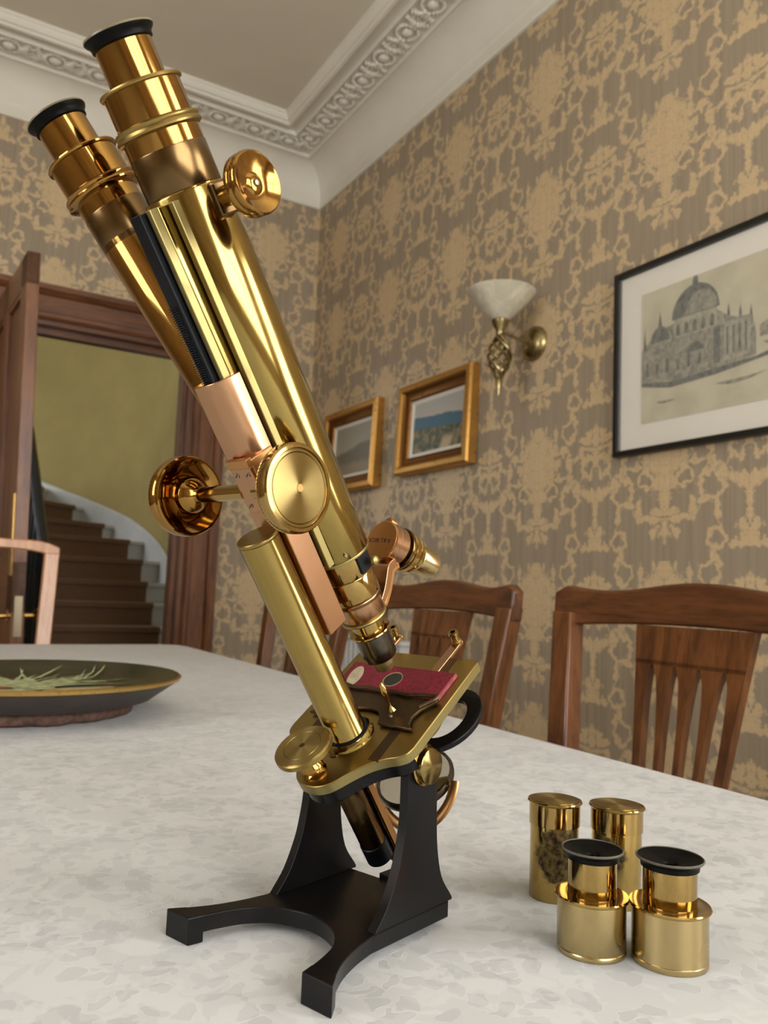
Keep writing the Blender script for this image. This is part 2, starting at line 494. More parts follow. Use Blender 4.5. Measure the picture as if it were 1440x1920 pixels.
# cornice: profile (distance from wall, height) swept along both walls, mitred at the corner
zt = TZ
cove = [(0, 2.288), (0.012, 2.288), (0.016, 2.296), (0.012, 2.304), (0.012, 2.345), (0.016, 2.352), (0.016, 2.364)]
for i in range(9):
    a = (i/8)*PI/2
    cove.append((0.016+0.124*(1-math.cos(a)), 2.366+0.118*math.sin(a)))
prof = cove + [(0.143, 2.484), (0.150, 2.480), (0.156, 2.486), (0.157, 2.496), (0.284, 2.500), (0.286, 2.490), (0.292, 2.486), (0.298, 2.492),
               (0.300, 2.506), (0.338, 2.508), (0.340, 2.494), (0.350, 2.488), (0.362, 2.490), (0.366, 2.500), (0.374, 2.502),
               (0.382, 2.512), (0.386, 2.526), (0.392, 2.530), (0.394, 2.542), (0.0, 2.542)]
prof = [(d, z+zt) for d, z in prof]
mb = MB(); mb.loft([[(XR-d, YB-d, z) for d, z in prof], [(XR-d, YF+d, z) for d, z in prof]], caps=False)
trim1 = struct(mb.build('trim_1', PLASTER, smooth=28))
mb = MB(); mb.loft([[(XL+d, YB-d, z) for d, z in prof], [(XR-d, YB-d, z) for d, z in prof]], caps=False)
trim2 = struct(mb.build('trim_2', PLASTER, smooth=28))
# ornament of the enriched band: buds and acanthus leaves in relief
def leaf_lobes(mb, x, y, ang, L, W, n=4):
    c, s = math.cos(ang), math.sin(ang)
    for i in range(n):
        k = i/(n-1)
        d = L*(0.15+0.85*k)
        off = W*0.35*math.sin(k*PI*0.9)
        mb.ball((x+c*d-s*off, y+s*d+c*off, 0), L*0.20*(1-0.35*k), W*0.24*(1-0.25*k), 0.011*(1-0.3*k), 8, 4, None)
orn = MB()
UL = 0.190
orn.ball((0, 0, 0), 0.030, 0.026, 0.018, 12, 5)
for k in range(20):
    t = 2*PI*k/20
    orn.ball((0.044*math.cos(t), 0.046*math.sin(t), 0), 0.0085, 0.0085, 0.012, 6, 4)
for sx in (-1, 1):
    for sy in (-1, 1):
        for j, (ax, L) in enumerate(((20, 0.046), (48, 0.040), (75, 0.034))):
            a = math.radians(ax)
            for i in range(4):
                k = i/3
                orn.ball((sx*(0.046+0.010*j+L*k*math.cos(a)), sy*(0.008+L*k*math.sin(a)*1.25), 0),
                         0.0150*(1-.4*k), 0.0100*(1-.3*k), 0.017*(1-.35*k), 7, 4)
    pts = []
    for i in range(11):
        a = i/10*1.6*PI
        rr = 0.017*(1-i/16)
        pts.append((sx*(0.083+rr*math.cos(a)), 0.030-0.012+rr*math.sin(a)-0.018, 0.0))
    orn.tube(pts, [0.009*(1-i/18) for i in range(11)], 6)
orn_o = orn.build('cornice_ornament', PLASTER, trim1, smooth=60)
ymid, zb = 0.2205, TZ+2.497
n_r = 0
y = YB-0.30
first = True
while y > 0.9:
    o = orn_o if first else orn_o.copy()
    if not first: COL.objects.link(o)
    first = False
    o.parent = trim1
    o.matrix_local = T(XR-ymid, y, zb) @ R('Z', 90) @ Matrix.Diagonal((1, 1, -1, 1))
    y -= UL
x = XR-0.30
while x > -0.9:
    o = orn_o.copy(); COL.objects.link(o); o.parent = trim2
    o.matrix_local = T(x, YB-ymid, zb) @ Matrix.Diagonal((1, 1, -1, 1))
    x -= UL
struct(boxes('baseboard_right', WHITE_PAINT, [(XR-.02, XR, YF, YB, 0, .2)], bevel=.004))
struct(boxes('baseboard_back', WHITE_PAINT, [(DX1+.17, XR-.02, YB-.02, YB, 0, .2), (XL, DX0-.17, YB-.02, YB, 0, .2)], bevel=.004))

# ------------------------------------------------------------------ doorway and open door
cas = empty('trim_3', (0, 0, 0)); struct(cas, 'dark varnished wooden architrave around the open doorway')
# casing profile: (across, proud)
cprof = [(0, 0.012), (0.012, 0.02), (0.03, 0.02), (0.036, 0.014), (0.11, 0.014), (0.118, 0.028), (0.135, 0.040), (0.160, 0.040), (0.168, 0.0), (0, 0)]
mb = MB(); mb.loft([[(DX1+a, YB-d, 0) for a, d in cprof], [(DX1+a, YB-d, DZ+a) for a, d in cprof]])
mb.build('casing_side', DOORW, cas, smooth=0)
mb = MB(); mb.loft([[(DX0-a, YB-d, 0) for a, d in cprof], [(DX0-a, YB-d, DZ+a) for a, d in cprof]])
mb.build('casing_side', DOORW, cas, smooth=0)
mb = MB(); mb.loft([[(DX0-a, YB-d, DZ+a) for a, d in cprof], [(DX1+a, YB-d, DZ+a) for a, d in cprof]])
mb.build('casing_head', DOORW_X, cas, smooth=0)
boxes('jamb', DOORW, [(DX1-.022, DX1, YB, YB+WT+.02, 0, DZ)], cas)
boxes('jamb', DOORW, [(DX0, DX0+.022, YB, YB+WT+.02, 0, DZ)], cas)
boxes('head_jamb', DOORW_X, [(DX0, DX1, YB, YB+WT+.02, DZ-.022, DZ)], cas)
boxes('door_stop', DOORW, [(DX1-.045, DX1-.022, YB+.055, YB+.10, 0, DZ-.022)], cas)
boxes('door_stop', DOORW, [(DX0+.022, DX0+.045, YB+.055, YB+.10, 0, DZ-.022)], cas)
boxes('door_stop', DOORW_X, [(DX0+.022, DX1-.022, YB+.055, YB+.10, DZ-.052, DZ-.022)], cas)

LW, LH, LT = 0.86, DZ-.03, 0.045
door = empty('door_1', M=T(0.292, YB-.012, 0.008) @ R('Z', -86.6) @ R('X', 2.0))
struct(door, 'dark wooden panelled door standing open into the room')
fr = MB()
for a in ((0, .105, 0, LH), (LW-.105, LW, 0, LH), (LW/2-.05, LW/2+.05, 0, LH), (0, LW, 0, .22), (0, LW, LH-.12, LH), (0, LW, .80, .98)):
    MB().box(a[0], a[1], 0, LT, a[2], a[3]).build('stile' if a[3]-a[2] > 1 else 'rail', DOORW if a[3]-a[2] > 1 else DOORW_X, door, smooth=0, bevel=.002)
for x0, x1 in ((.105, LW/2-.05), (LW/2+.05, LW-.105)):
    for z0, z1 in ((.22, .80), (.98, LH-.12)):
        p = MB().box(x0, x1, .014, LT-.014, z0, z1).build('panel', DOORW, door, smooth=0)
        mo = MB()
        for s_, yy in ((1, .003), (-1, LT-.015)):
            for q in ((x0, x0+.018, z0, z1), (x1-.018, x1, z0, z1), (x0, x1, z0, z0+.018), (x0, x1, z1-.018, z1)):
                mo.box(q[0], q[1], yy, yy+.012, q[2], q[3])
        mo.build('moulding', DOORW, p, smooth=0)
BRK = metal('door_brass', (0.62, 0.40, 0.13), 0.18)
kn = MB()
for s_, y0 in ((-1, 0), (1, LT)):
    kn.lathe([(0, 0), (.024, 0), (.024, .004), (.009, .006), (.008, .035), (.016, .040), (.025, .052), (.024, .064), (.012, .072), (0, .073)], 24,
             T(LW-.05, y0, .79) @ R('X', 90 if s_ < 0 else -90))
kn.build('door_knob', BRK, door)
boxes('finger_plate', BRK, [(LW-.078, LW-.022, -.003, 0, .93, 1.22)], door)
boxes('lock_plate', STEEL, [(LW, LW+.002, .010, .036, .72, .86)], door)
for z in (.25, 1.05, LH-.28):
    MB().lathe([(0, 0), (.007, 0), (.007, .10), (0, .10)], 12, T(-.006, -.006, z)).build('hinge', BRK, door)

# ------------------------------------------------------------------ stair hall beyond the doorway
hz = TZ
struct(boxes('floor_hall', FLOORM, [(-1.4, 2.6, YB+.3, 9.2, -.08, 0)]))
struct(boxes('ceiling_hall', CEIL, [(-1.5, 2.7, YB+WT, 9.3, 4.6, 4.7)]))
struct(boxes('wall_hall_left', HALL_WALL, [(-1.5, -1.4, YB+WT, 5.6, 0, 4.6), (-1.5, -1.4, 7.0, 9.3, 0, 4.6), (-1.5, -1.4, 5.6, 7.0, 0, 1.5), (-1.5, -1.4, 5.6, 7.0, 3.5, 4.6)]))
struct(boxes('wall_hall_near', HALL_WALL, [(-1.4, DX0, YB+WT, YB+WT+.02, 0, 4.6), (DX1, 1.75, YB+WT, YB+WT+.02, 0, 4.6), (DX0, DX1, YB+WT, YB+WT+.02, DZ, 4.6)]))
# curved stair wall, following the outer string
wl = [(1.74, YB+WT), (1.74, 5.9), (1.755, 6.3), (1.745, 6.7), (1.70, 7.0), (1.60, 7.3), (1.44, 7.6), (1.22, 7.85), (0.95, 8.05), (0.6, 8.2), (0.1, 8.28), (-1.4, 8.3)]
def smooth_poly(pts, n=6):
    out = []
    P = [Vector((*p, 0)) if len(p) == 2 else Vector(p) for p in pts]
    for i in range(len(P)-1):
        p0, p1, p2, p3 = P[max(i-1, 0)], P[i], P[i+1], P[min(i+2, len(P)-1)]
        for k in range(n):
            t = k/n
            out.append(0.5*((2*p1)+(p2-p0)*t+(2*p0-5*p1+4*p2-p3)*t*t+(3*p1-p0-3*p2+p3)*t**3))
    out.append(P[-1])
    return out
wp = smooth_poly(wl)
def nrm2(P, i):
    d = (P[min(i+1, len(P)-1)]-P[max(i-1, 0)]); d.z = 0; d.normalize()
    return Vector((d.y, -d.x, 0))           # points outwards (right of travel)
rows = []
for i, p in enumerate(wp):
    n = nrm2(wp, i)
    rows.append([(p.x, p.y, 0), (p.x, p.y, 4.6), (p.x+n.x*.1, p.y+n.y*.1, 4.6), (p.x+n.x*.1, p.y+n.y*.1, 0)])
struct(MB().loft(rows).build('wall_hall_curved', HALL_WALL, smooth=50))

stairs = empty('staircase', (1.2, 5.7, 0))
tag(stairs, 'curving staircase with brown carpet runner and white painted edges beyond the doorway', 'staircase')
# (y of nosing, height, runner right edge x, step right edge x, angle of the nosing)
sd = [(4.95, .290, 1.540, 1.72, 0), (5.20, .450, 1.545, 1.72, 0), (5.45, .590, 1.545, 1.72, 0), (5.70, .616+.0, 1.547, 1.66, 0)]
sd = [(5.20, .275, 1.535, 1.73, 0), (5.45, .445, 1.540, 1.73, 0), (5.70, .617, 1.547, 1.735, 0), (5.95, .776, 1.553, 1.74, 1), (6.20, .929, 1.563, 1.75, 3),
      (6.50, 1.100, 1.585, 1.745, 7), (6.90, 1.270, 1.557, 1.70, 14), (7.40, 1.420, 1.43, 1.55, 25), (7.72, 1.585, 1.20, 1.32, 42), (7.95, 1.75, 0.92, 1.04, 58)]
for i, (yy, zz, xr, xs, an) in enumerate(sd):
    M = T(xs, yy, 0) @ R('Z', an) @ T(-stairs.location.x*0, 0, 0)
    Mi = T(*[-c for c in stairs.location])
    prev = sd[i-1][1] if i else zz-.17
    W_ = 1.06 if an < 10 else 1.2
    st = MB(Mi @ M).box(-W_, 0, .02, 1.0, prev-.2, zz-.028).box(-W_, 0, -.012, 1.0, zz-.028, zz).build('step', WHITE_PAINT, stairs, smooth=0, bevel=.004)
    e = xr-xs
    ca = MB(Mi @ M).box(e-.86, e, -.02, .95, zz-.032, zz+.008).box(e-.86, e, .008, .02, prev, zz-.03)
    ca.build('carpet', CARPET, st, smooth=0, bevel=.006)
# white outer string along the wall
sp = smooth_poly([(1.735, 5.0, .46), (1.745, 5.7, .86), (1.752, 6.1, 1.00), (1.750, 6.35, 1.14), (1.735, 6.75, 1.31), (1.655, 7.15, 1.46), (1.52, 7.47, 1.575), (1.33, 7.74, 1.68), (1.06, 7.98, 1.80), (0.72, 8.15, 1.95)], 5)
rows = []
for i, p in enumerate(sp):
    n = nrm2(sp, i); a = -0.022
    rows.append([(p.x, p.y, p.z-.42), (p.x+n.x*a, p.y+n.y*a, p.z-.42), (p.x+n.x*a, p.y+n.y*a, p.z-.012), (p.x+n.x*a*.5, p.y+n.y*a*.5, p.z), (p.x, p.y, p.z)])
MB(Mi).loft(rows).build('outer_string', WHITE_PAINT, stairs, smooth=30)
# inner handrail
hp = smooth_poly([(.668, 5.05, 1.10), (.668, 5.4, 1.343), (.668, 5.7, 1.57), (.664, 6.0, 1.80), (.650, 6.3, 2.06), (.60, 6.6, 2.3)], 5)
RAIL = plain('handrail_black', (0.012, 0.014, 0.022), 0.3, 0.2, 30)
MB(Mi).tube(hp, 0.034, 10).build('handrail', RAIL, stairs)
MB(Mi).lathe([(0, 0), (.05, 0), (.05, .16), (.038, .18), (.032, .6), (.038, .95), (.05, .97), (.05, 1.12), (0, 1.14)], 12, T(.662, 5.0, 0)).build('newel_post', RAIL, stairs)
SPAN = plain('spandrel_dark_wood', (.035, .030, .024), .4, .3, 14)
MB(Mi @ Matrix(((0, 0, 1, 0), (1, 0, 0, 0), (0, 1, 0, 0), (0, 0, 0, 1)))).prism([(5.06, 0), (7.2, 0), (7.2, 1.5), (6.5, 1.16), (5.7, .68), (5.06, .27)], .630, .652).build('spandrel_panel', SPAN, stairs, smooth=0)
for i in range(9):
    yy = 5.25+i*.17
    zr = 1.10+(yy-5.05)*.735
    MB(Mi).lathe([(0, 0), (.014, 0), (.011, .3), (.011, zr-.3-(.27+(yy-5.06)*.64)+.22), (0, zr-(.27+(yy-5.06)*.64)-.03)], 8, T(.655, yy, .27+(yy-5.06)*.64)).build('baluster', RAIL, stairs)

# ------------------------------------------------------------------ pictures
def frame_loft(W_, H_, prof):
    """prof: list of (inset from the outer edge, depth from wall); XZ plane, wall at y=0, front towards -Y"""
    rows = []
    for sx, sz in ((-1, -1), (1, -1), (1, 1), (-1, 1)):
        rows.append([(sx*(W_/2-i), -d, sz*(H_/2-i)) for i, d in prof])
    return MB().loft(rows, close=True)
def on_right_wall(y, z): return T(XR, y, z) @ R('Z', -90)      # local -Y -> into room, local X -> -y world

def big_picture():
    root = empty('framed_print', M=on_right_wall(1.27, TZ+.893))
    tag(root, 'large architectural print of a domed church in thin black frame', 'picture')
    W_, H_ = .905, .565
    frame_loft(W_, H_, [(0, 0), (0, .026), (.016, .026), (.016, .018), (.020, .012), (.020, 0)]).build('frame', FRAME_BLACK, root, smooth=0, bevel=.001)
    MB().box(-W_/2+.018, W_/2-.018, -.012, -.004, -H_/2+.018, H_/2-.018).build('mount', MOUNT, root, smooth=0)
    m, nt, b = new_mat('aged_print_paper')
    (x, y, z), v = pos_xyz(nt)
    n = noise(nt, v, 9, 5, .6); n2 = noise(nt, v, 70, 4, .7)
    c = mix(nt, n.step(.35, .7), (.62, .57, .41), (.50, .46, .32))
    nt.links.new(mix(nt, n2.step(.62, .8)*.5, c, (.17, .15, .10)), b.inputs['Base Color'])
    setp(b, rough=.7)
    art = MB().box(-.352, .352, -.0135, -.012, -.195, .193).build('print', m, root, smooth=0)
    def ink(name, c0, c1, sc):
        m, nt, b = new_mat(name)
        (x, y, z), v = pos_xyz(nt)
        n = noise(nt, v, sc, 6, .72, .4); n2 = noise(nt, vec(nt, x*160, y, z*40), 1.0, 3, .6)
        nt.links.new(mix(nt, (n*.7+n2*.3).step(.36, .62), c0, c1), b.inputs['Base Color'])
        setp(b, rough=.75); return m
    I1 = ink('ink_wash_dark', (.065, .065, .06), (.20, .195, .16), 60)
    I2 = ink('ink_wash_mid', (.16, .155, .125), (.38, .35, .26), 55)
    I3 = ink('ink_wash_light', (.26, .245, .18), (.44, .41, .30), 45)
    def flat(name, polys, m, d):
        for p in polys:
            MB().add([(x, -d, z) for x, z in p], [tuple(range(len(p)))]).build(name, m, art, smooth=0)
    def arc(cx, cz, rx, rz, a0=0, a1=180, n=14):
        return [(cx+rx*math.cos(math.radians(a0+(a1-a0)*i/n)), cz+rz*math.sin(math.radians(a0+(a1-a0)*i/n))) for i in range(n+1)]
    # left of the sheet: large domed church seen over the water
    flat('church_wash', [[(-.352, -.075), (-.352, .02), (-.33, .04), (-.30, .06), (-.27, .07), (-.24, .075), (-.20, .085), (-.10, .08), (-.06, .05), (-.035, .04), (0.01, .035), (.02, -.02), (.02, -.075), (-.10, -.09), (-.25, -.095)]], I2, .0140)
    flat('dome', [arc(-.165, .085, .078, .085)], I1, .0143)
    flat('lantern', [[(-.175, .165), (-.172, .185), (-.168, .192), (-.160, .192), (-.156, .185), (-.153, .165)]], I1, .0144)
    flat('dome_light', [arc(-.145, .088, .052, .060)], I2, .0145)
    flat('small_dome', [arc(-.285, .035, .034, .045)], I1, .0143)
    flat('spire', [[(-.292, .078), (-.285, .125), (-.278, .078)], [(-.345, .02), (-.34, .09), (-.335, .02)], [(-.205, .09), (-.200, .125), (-.195, .09)], [(-.065, .05), (-.06, .085), (-.055, .05)], [(-.03, .04), (-.025, .075), (-.02, .04)], [(.002, .035), (.006, .065), (.01, .035)]], I1, .0142)
    flat('drum', [[(-.235, .03), (-.235, .085), (-.095, .085), (-.095, .03)]], I3, .0145)
    flat('portico', [[(-.075, -.07), (-.075, .035), (.005, .03), (.005, -.065)]], I3, .0145)
    dk = []
    for k in range(5): dk.append(arc(-.222+k*.028, .052, .007, .018, 0, 180, 6)+[(-.229+k*.028, .036), (-.215+k*.028, .036)])
    for k in range(4): dk.append([(-.066+k*.018, -.055), (-.066+k*.018, .02), (-.060+k*.018, .02), (-.060+k*.018, -.055)])
    for k in range(6): dk.append([(-.335+k*.036, -.06), (-.335+k*.036, -.02-.01*(k % 2)), (-.325+k*.036, -.02-.01*(k % 2)), (-.325+k*.036, -.06)])
    dk.append(arc(-.165, -.02, .028, .026)); dk.append([(-.105, -.07), (-.105, .03), (-.085, .03), (-.085, -.07)])
    flat('arched_window', dk, I1, .0147)
    flat('quay', [[(-.352, -.085), (-.352, -.075), (-.25, -.09), (.02, -.078), (.06, -.07), (.06, -.082), (-.1, -.10), (-.25, -.106)]], I1, .0146)
    flat('skyline', [[(.03, -.03), (.03, 0), (.06, .012), (.10, -.002), (.14, .018), (.16, .004), (.20, .012), (.26, -.002), (.30, .01), (.352, 0), (.352, -.035), (.2, -.04)]], I2, .0142)
    flat('boat', [[(.04, -.045), (.06, -.06), (.12, -.065), (.17, -.05), (.12, -.04)], [(-.10, -.125), (-.06, -.135), (0, -.132), (.05, -.12), (0, -.124)], [(-.30, -.14), (-.27, -.148), (-.22, -.142), (-.27, -.14)]], I2, .0148)
    gl, nt, b = new_mat('picture_glass')
    tr = nt.nodes.new('ShaderNodeBsdfTransparent'); mx = nt.nodes.new('ShaderNodeMixShader')
    mx.inputs[0].default_value = .05; setp(b, rough=.02, col=(.9, .9, .9))
    nt.links.new(tr.outputs[0], mx.inputs[1]); nt.links.new(b.outputs[0], mx.inputs[2])
    nt.links.new(mx.outputs[0], nt.nodes['Material Output'].inputs['Surface'])
    MB().box(-W_/2+.018, W_/2-.018, -.0205, -.0190, -H_/2+.018, H_/2-.018).build('glass', gl, root, smooth=0)
big_picture()

def landscape(name, kind):
    m, nt, b = new_mat(name)
    (x, y, z), v = pos_xyz(nt)
    n = noise(nt, v, 7, 4, .6); n2 = noise(nt, v, 26, 5, .7)
    if kind == 0:
        sky = mix(nt, (z+n*.08).step(.0, .14), (.62, .52, .42), (.46, .46, .43))
        hill_h = z-(.035+(x*9.0).sin()*.018-x*.16)+(n-.5)*.05
        c = mix(nt, hill_h.step(-.002, .006)*-1.0+1.0, sky, (.06, .15, .22))
        low = (z+.015+x*.05)+(n2-.5)*.06
        land = mix(nt, n2.step(.42, .6), (.06, .085, .045), (.30, .23, .10))
        c = mix(nt, low.step(-.004, .008)*-1.0+1.0, c, land)
        path = (x-.06+(z+.11)*-.5).abs()+(n2-.5)*.04
        c = mix(nt, path.step(.02, .05)*-1.0+1.0, c, mix(nt, (z+.06).step(-.02, .02), (.52, .40, .24), c))
    else:
        sky = mix(nt, (z+n*.1).step(-.02, .15), (.46, .42, .33), (.36, .34, .28))
        hill = z-(.005+(x*11.0).sin()*.02)+(n-.5)*.06
        c = mix(nt, hill.step(-.004, .012)*-1.0+1.0, sky, (.20, .18, .145))
        low = z+.07+(n2-.5)*.05
        c = mix(nt, low.step(-.01, .02)*-1.0+1.0, c, (.32, .27, .19))
    nt.links.new(c, b.inputs['Base Color'])
    setp(b, rough=.45)
    return m
def gilt_picture(y, z, W_, H_, kind, label):
    root = empty('framed_painting', M=on_right_wall(y, z) @ R('X', -2.0))
    tag(root, label, 'picture', 'gilt framed landscapes on the right wall')
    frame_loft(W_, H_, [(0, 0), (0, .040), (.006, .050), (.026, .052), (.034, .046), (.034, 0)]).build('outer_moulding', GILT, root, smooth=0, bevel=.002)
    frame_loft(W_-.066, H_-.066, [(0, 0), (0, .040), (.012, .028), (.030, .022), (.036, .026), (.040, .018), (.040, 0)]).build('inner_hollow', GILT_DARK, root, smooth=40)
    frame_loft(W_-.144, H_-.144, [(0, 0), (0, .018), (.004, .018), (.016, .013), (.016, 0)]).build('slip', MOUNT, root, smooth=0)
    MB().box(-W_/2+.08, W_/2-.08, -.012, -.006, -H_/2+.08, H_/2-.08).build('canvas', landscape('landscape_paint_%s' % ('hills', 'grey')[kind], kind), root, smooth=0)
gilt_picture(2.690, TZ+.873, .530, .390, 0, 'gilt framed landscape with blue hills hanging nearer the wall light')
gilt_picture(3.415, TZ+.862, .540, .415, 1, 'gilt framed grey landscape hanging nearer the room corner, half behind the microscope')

# ------------------------------------------------------------------ wall light
def sconce():
    root = empty('wall_light', (XR, 2.113, TZ+1.064))
    tag(root, 'wall light with alabaster glass bowl shade and twisted antique brass cage', 'wall lamp')
    AB = metal('antique_brass', (0.34, 0.27, 0.13), 0.28, (0.05, 0.04, 0.02), 0.5, 50)
    m, nt, b = new_mat('alabaster_glass')
    (x, y, z), v = pos_xyz(nt)
    n = noise(nt, v, 14, 3, .55, 1.2)
    nt.links.new(mix(nt, n.step(.35, .7), (.58, .54, .42), (.76, .71, .58)), b.inputs['Base Color'])
    setp(b, rough=.28, coat=.3)
    lx, lz = -0.155, 0.020
    MB().lathe([(0, 0), (.062, 0), (.060, .012), (.045, .026), (.022, .034), (.012, .036), (0, .036)], 32, R('Y', -90)).build('wall_plate', AB, root)
    MB().tube([(-.03, 0, 0), (-.08, 0, .004), (lx, 0, .014)], .0055, 10).build('arm', AB, root)
    MB(T(lx, 0, lz)).lathe([(0, -.02), (.012, -.02), (.014, -.004), (.026, .016), (.030, .030), (.027, .034), (0, .034)], 24).build('cup', AB, root)
    MB(T(lx, 0, lz)).lathe([(.018, .030), (.032, .036), (.058, .058), (.084, .086), (.106, .112), (.119, .130), (.116, .131), (.102, .113), (.080, .088), (.054, .061), (.028, .040), (.016, .036)], 48, closed=True).build('shade', m, root, smooth=60)
    for k in range(6):
        pts = []
        for i in range(25):
            t = i/24
            r = .007+.036*math.sin(PI*min(1, t*1.12))**1.2*(1-.25*t) if t < .89 else .007*(1-(t-.89)*6)
            r = max(r, .002)
            a = 2*PI*k/6+t*5.6
            pts.append((lx+r*math.cos(a), r*math.sin(a), lz-.015-t*.180))
        MB().tube(pts, .0056, 6).build('twisted_wire', AB, root)
    MB(T(lx, 0, lz)).lathe([(0, -.232), (.004, -.229), (.008, -.205), (.012, -.180), (.008, -.168), (0, -.166)], 12).build('finial', AB, root)
sconce()

# ------------------------------------------------------------------ radiator
rad = empty('radiator', (XR-.055, 3.35, 0))
tag(rad, 'white ribbed radiator on the wall behind the far chairs', 'radiator')
MB().box(.012, .035, -.55, .55, .12, .72).build('back_panel', WHITE_PAINT, rad, smooth=0, bevel=.004)
for i in range(26):
    yy = -.53+i*.0424
    MB().box(-.018, .014, yy-.014, yy+.014, .13, .715).build('rib', WHITE_PAINT, rad, smooth=0, bevel=.006)
MB().box(-.025, .038, -.555, .555, .715, .735).build('top_grille', WHITE_PAINT, rad, smooth=0, bevel=.004)
for yy in (-.5, .5): MB().box(-.012, .03, yy-.015, yy+.015, 0, .13).build('foot', WHITE_PAINT, rad, smooth=0)
MB().box(.03, .0549, -.05, .05, .5, .56).build('wall_bracket', WHITE_PAINT, rad, smooth=0)

# ------------------------------------------------------------------ dining chairs
def chair(name, half, top, m, mc, crest_h=.066, taper=.80, round_end=False):
    """local frame: seat centre at x=0, back at +X, width along Y; floor z=0"""
    r = empty(name)
    zs = .45
    xb, xt = .205, .275                       # back at seat level / at the top
    def bx(z): return xb+(xt-xb)*max(0, (z-zs))/(top-zs)
    def hw(z): return half*(taper+(1-taper)*max(0, min(1, (z-zs)/(top-zs-.06))))-.022
    # stiles running down into the back legs
    for s in (-1, 1):
        rows = []
        for z in (0, .2, zs, .62, .78, top-.05):
            x = bx(z) if z >= zs else xb+(zs-z)*.18
            wy = .021; y = s*hw(max(z, zs))
            rows.append([(x-.016, y-wy, z), (x+.016, y-wy, z), (x+.016, y+wy, z), (x-.016, y+wy, z)])
        MB().loft(rows).build('back_leg', m, r, smooth=30, bevel=.003)
    # crest rail: serpentine top edge with eared ends
    n = 24; rows = []
    for i in range(n+1):
        k = i/n*2-1
        y = k*half
        xx = bx(top-.03)+.028*(1-k*k)*1.0-.004
        up = top-.007+.007*math.cos(k*PI*1.6)
        if round_end: up = top-.004-.034*abs(k)**5+.006*math.cos(k*PI*2)
        elif abs(k) > .94: up -= .014*((abs(k)-.94)/.06)**2
        lo = top-crest_h-.008+(.030*(1-abs(k)**6) if round_end else .012*(1-k*k))
        rows.append([(xx-.013, y, lo), (xx+.013, y, lo), (xx+.016, y, up), (xx-.010, y, up)])
    MB().loft(rows).build('crest_rail', mc, r, smooth=30, bevel=.004)
    # fan splat
    zt_, zb_ = top-crest_h+.002, zs+.035
    def sx(z): return bx(z)+.020*((z-zs)/(top-zs))
    wt, wb = half*.385, half*.225
    def wide(z):
        k = (z-zb_)/(zt_-zb_)
        return wb+(wt-wb)*k**1.4
    def slab(z0, z1, f0, f1, nm, n=10, par=None):
        rows = []
        for i in range(n+1):
            z = z0+(z1-z0)*i/n
            g = (z-zb_)/(zt_-zb_)
            e0 = f0(g) if callable(f0) else f0
            e1 = f1(g) if callable(f1) else f1
            w_ = wide(z)
            x = sx(z)
            rows.append([(x-.007, e0*w_, z), (x+.007, e0*w_, z), (x+.007, e1*w_, z), (x-.007, e1*w_, z)])
        return MB().loft(rows).build(nm, m, par or r, smooth=30)
    sp_ = slab(zb_, zb_+.06, -1, 1, 'splat')
    edges = [-1.0, -.66, -.22, .22, .66, 1.0]
    zt2 = zt_-.055
    slab(zt2, zt_, -1, 1, 'splat_head', 3, sp_)
    for i in range(5):
        a, b2 = edges[i], edges[i+1]
        def slot(g, c): return .36*math.sin(PI*min(1, max(0, (g-.06)/.82)))**.5*(.65+.35*g)
        f0 = a if i == 0 else (lambda g, c=a: c+slot(g, c)*.55)
        f1 = b2 if i == 4 else (lambda g, c=b2: c-slot(g, c)*.55)
        slab(zb_+.05, zt2+.006, f0, f1, 'splat_rib', 12, sp_)
    MB().box(xb-.014, xb+.014, -hw(zs), hw(zs), zs-.03, zs+.04).build('back_rail', m, r, smooth=0, bevel=.003)
    fw = half*.92
    MB().prism([(-.21, -fw), (.20, -half*.74), (.20, half*.74), (-.21, fw)], zs-.075, zs-.02).build('seat_frame', m, r, smooth=0, bevel=.004)
    MB().prism([(-.20, -fw+.02), (.18, -half*.70), (.18, half*.70), (-.20, fw-.02)], zs-.02, zs+.03).build('seat', SEATM, r, smooth=0, bevel=.02, segs=3)
    for s in (-1, 1):
        rows = []
        for z, w_ in ((0, .014), (zs-.07, .021)):
            rows.append([(-.19-w_, s*(fw-.03)-w_, z), (-.19+w_, s*(fw-.03)-w_, z), (-.19+w_, s*(fw-.03)+w_, z), (-.19-w_, s*(fw-.03)+w_, z)])
        MB().loft(rows).build('front_leg', m, r, smooth=0, bevel=.002)
    return r
SEATM = plain('seat_fabric', (.20, .15, .09), .9, .2, 150)
TOPZ = TZ+.214
c1 = chair('dining_chair', .258, TOPZ, MAHOG, MAHOG_Y)
c1.location = (.675, .764, 0)
tag(c1, 'dark mahogany dining chair with pierced fan splat, nearest on the right side', 'chair', 'mahogany dining chairs along the right side')
c2 = copy_tree(c1); c2.location = (.675, 1.388, 0)
c2['label'] = 'dark mahogany dining chair with pierced splat, seen just behind the microscope stage'
c3 = copy_tree(c1); c3.location = (.675, 2.02, 0)
c3['label'] = 'farthest dark mahogany chair on the right side, mostly hidden behind the brass pillar'
cc = chair('carver_chair', .315, TZ+.312, WOOD_GLARE, WOOD_GLARE, .062, .93, True)
cc.location = (.085, 2.42, 0); cc.rotation_euler = (0, 0, PI/2)
tag(cc, 'wooden dining chair, paled by painted glare, with curved crest rail at the far table end', 'chair')

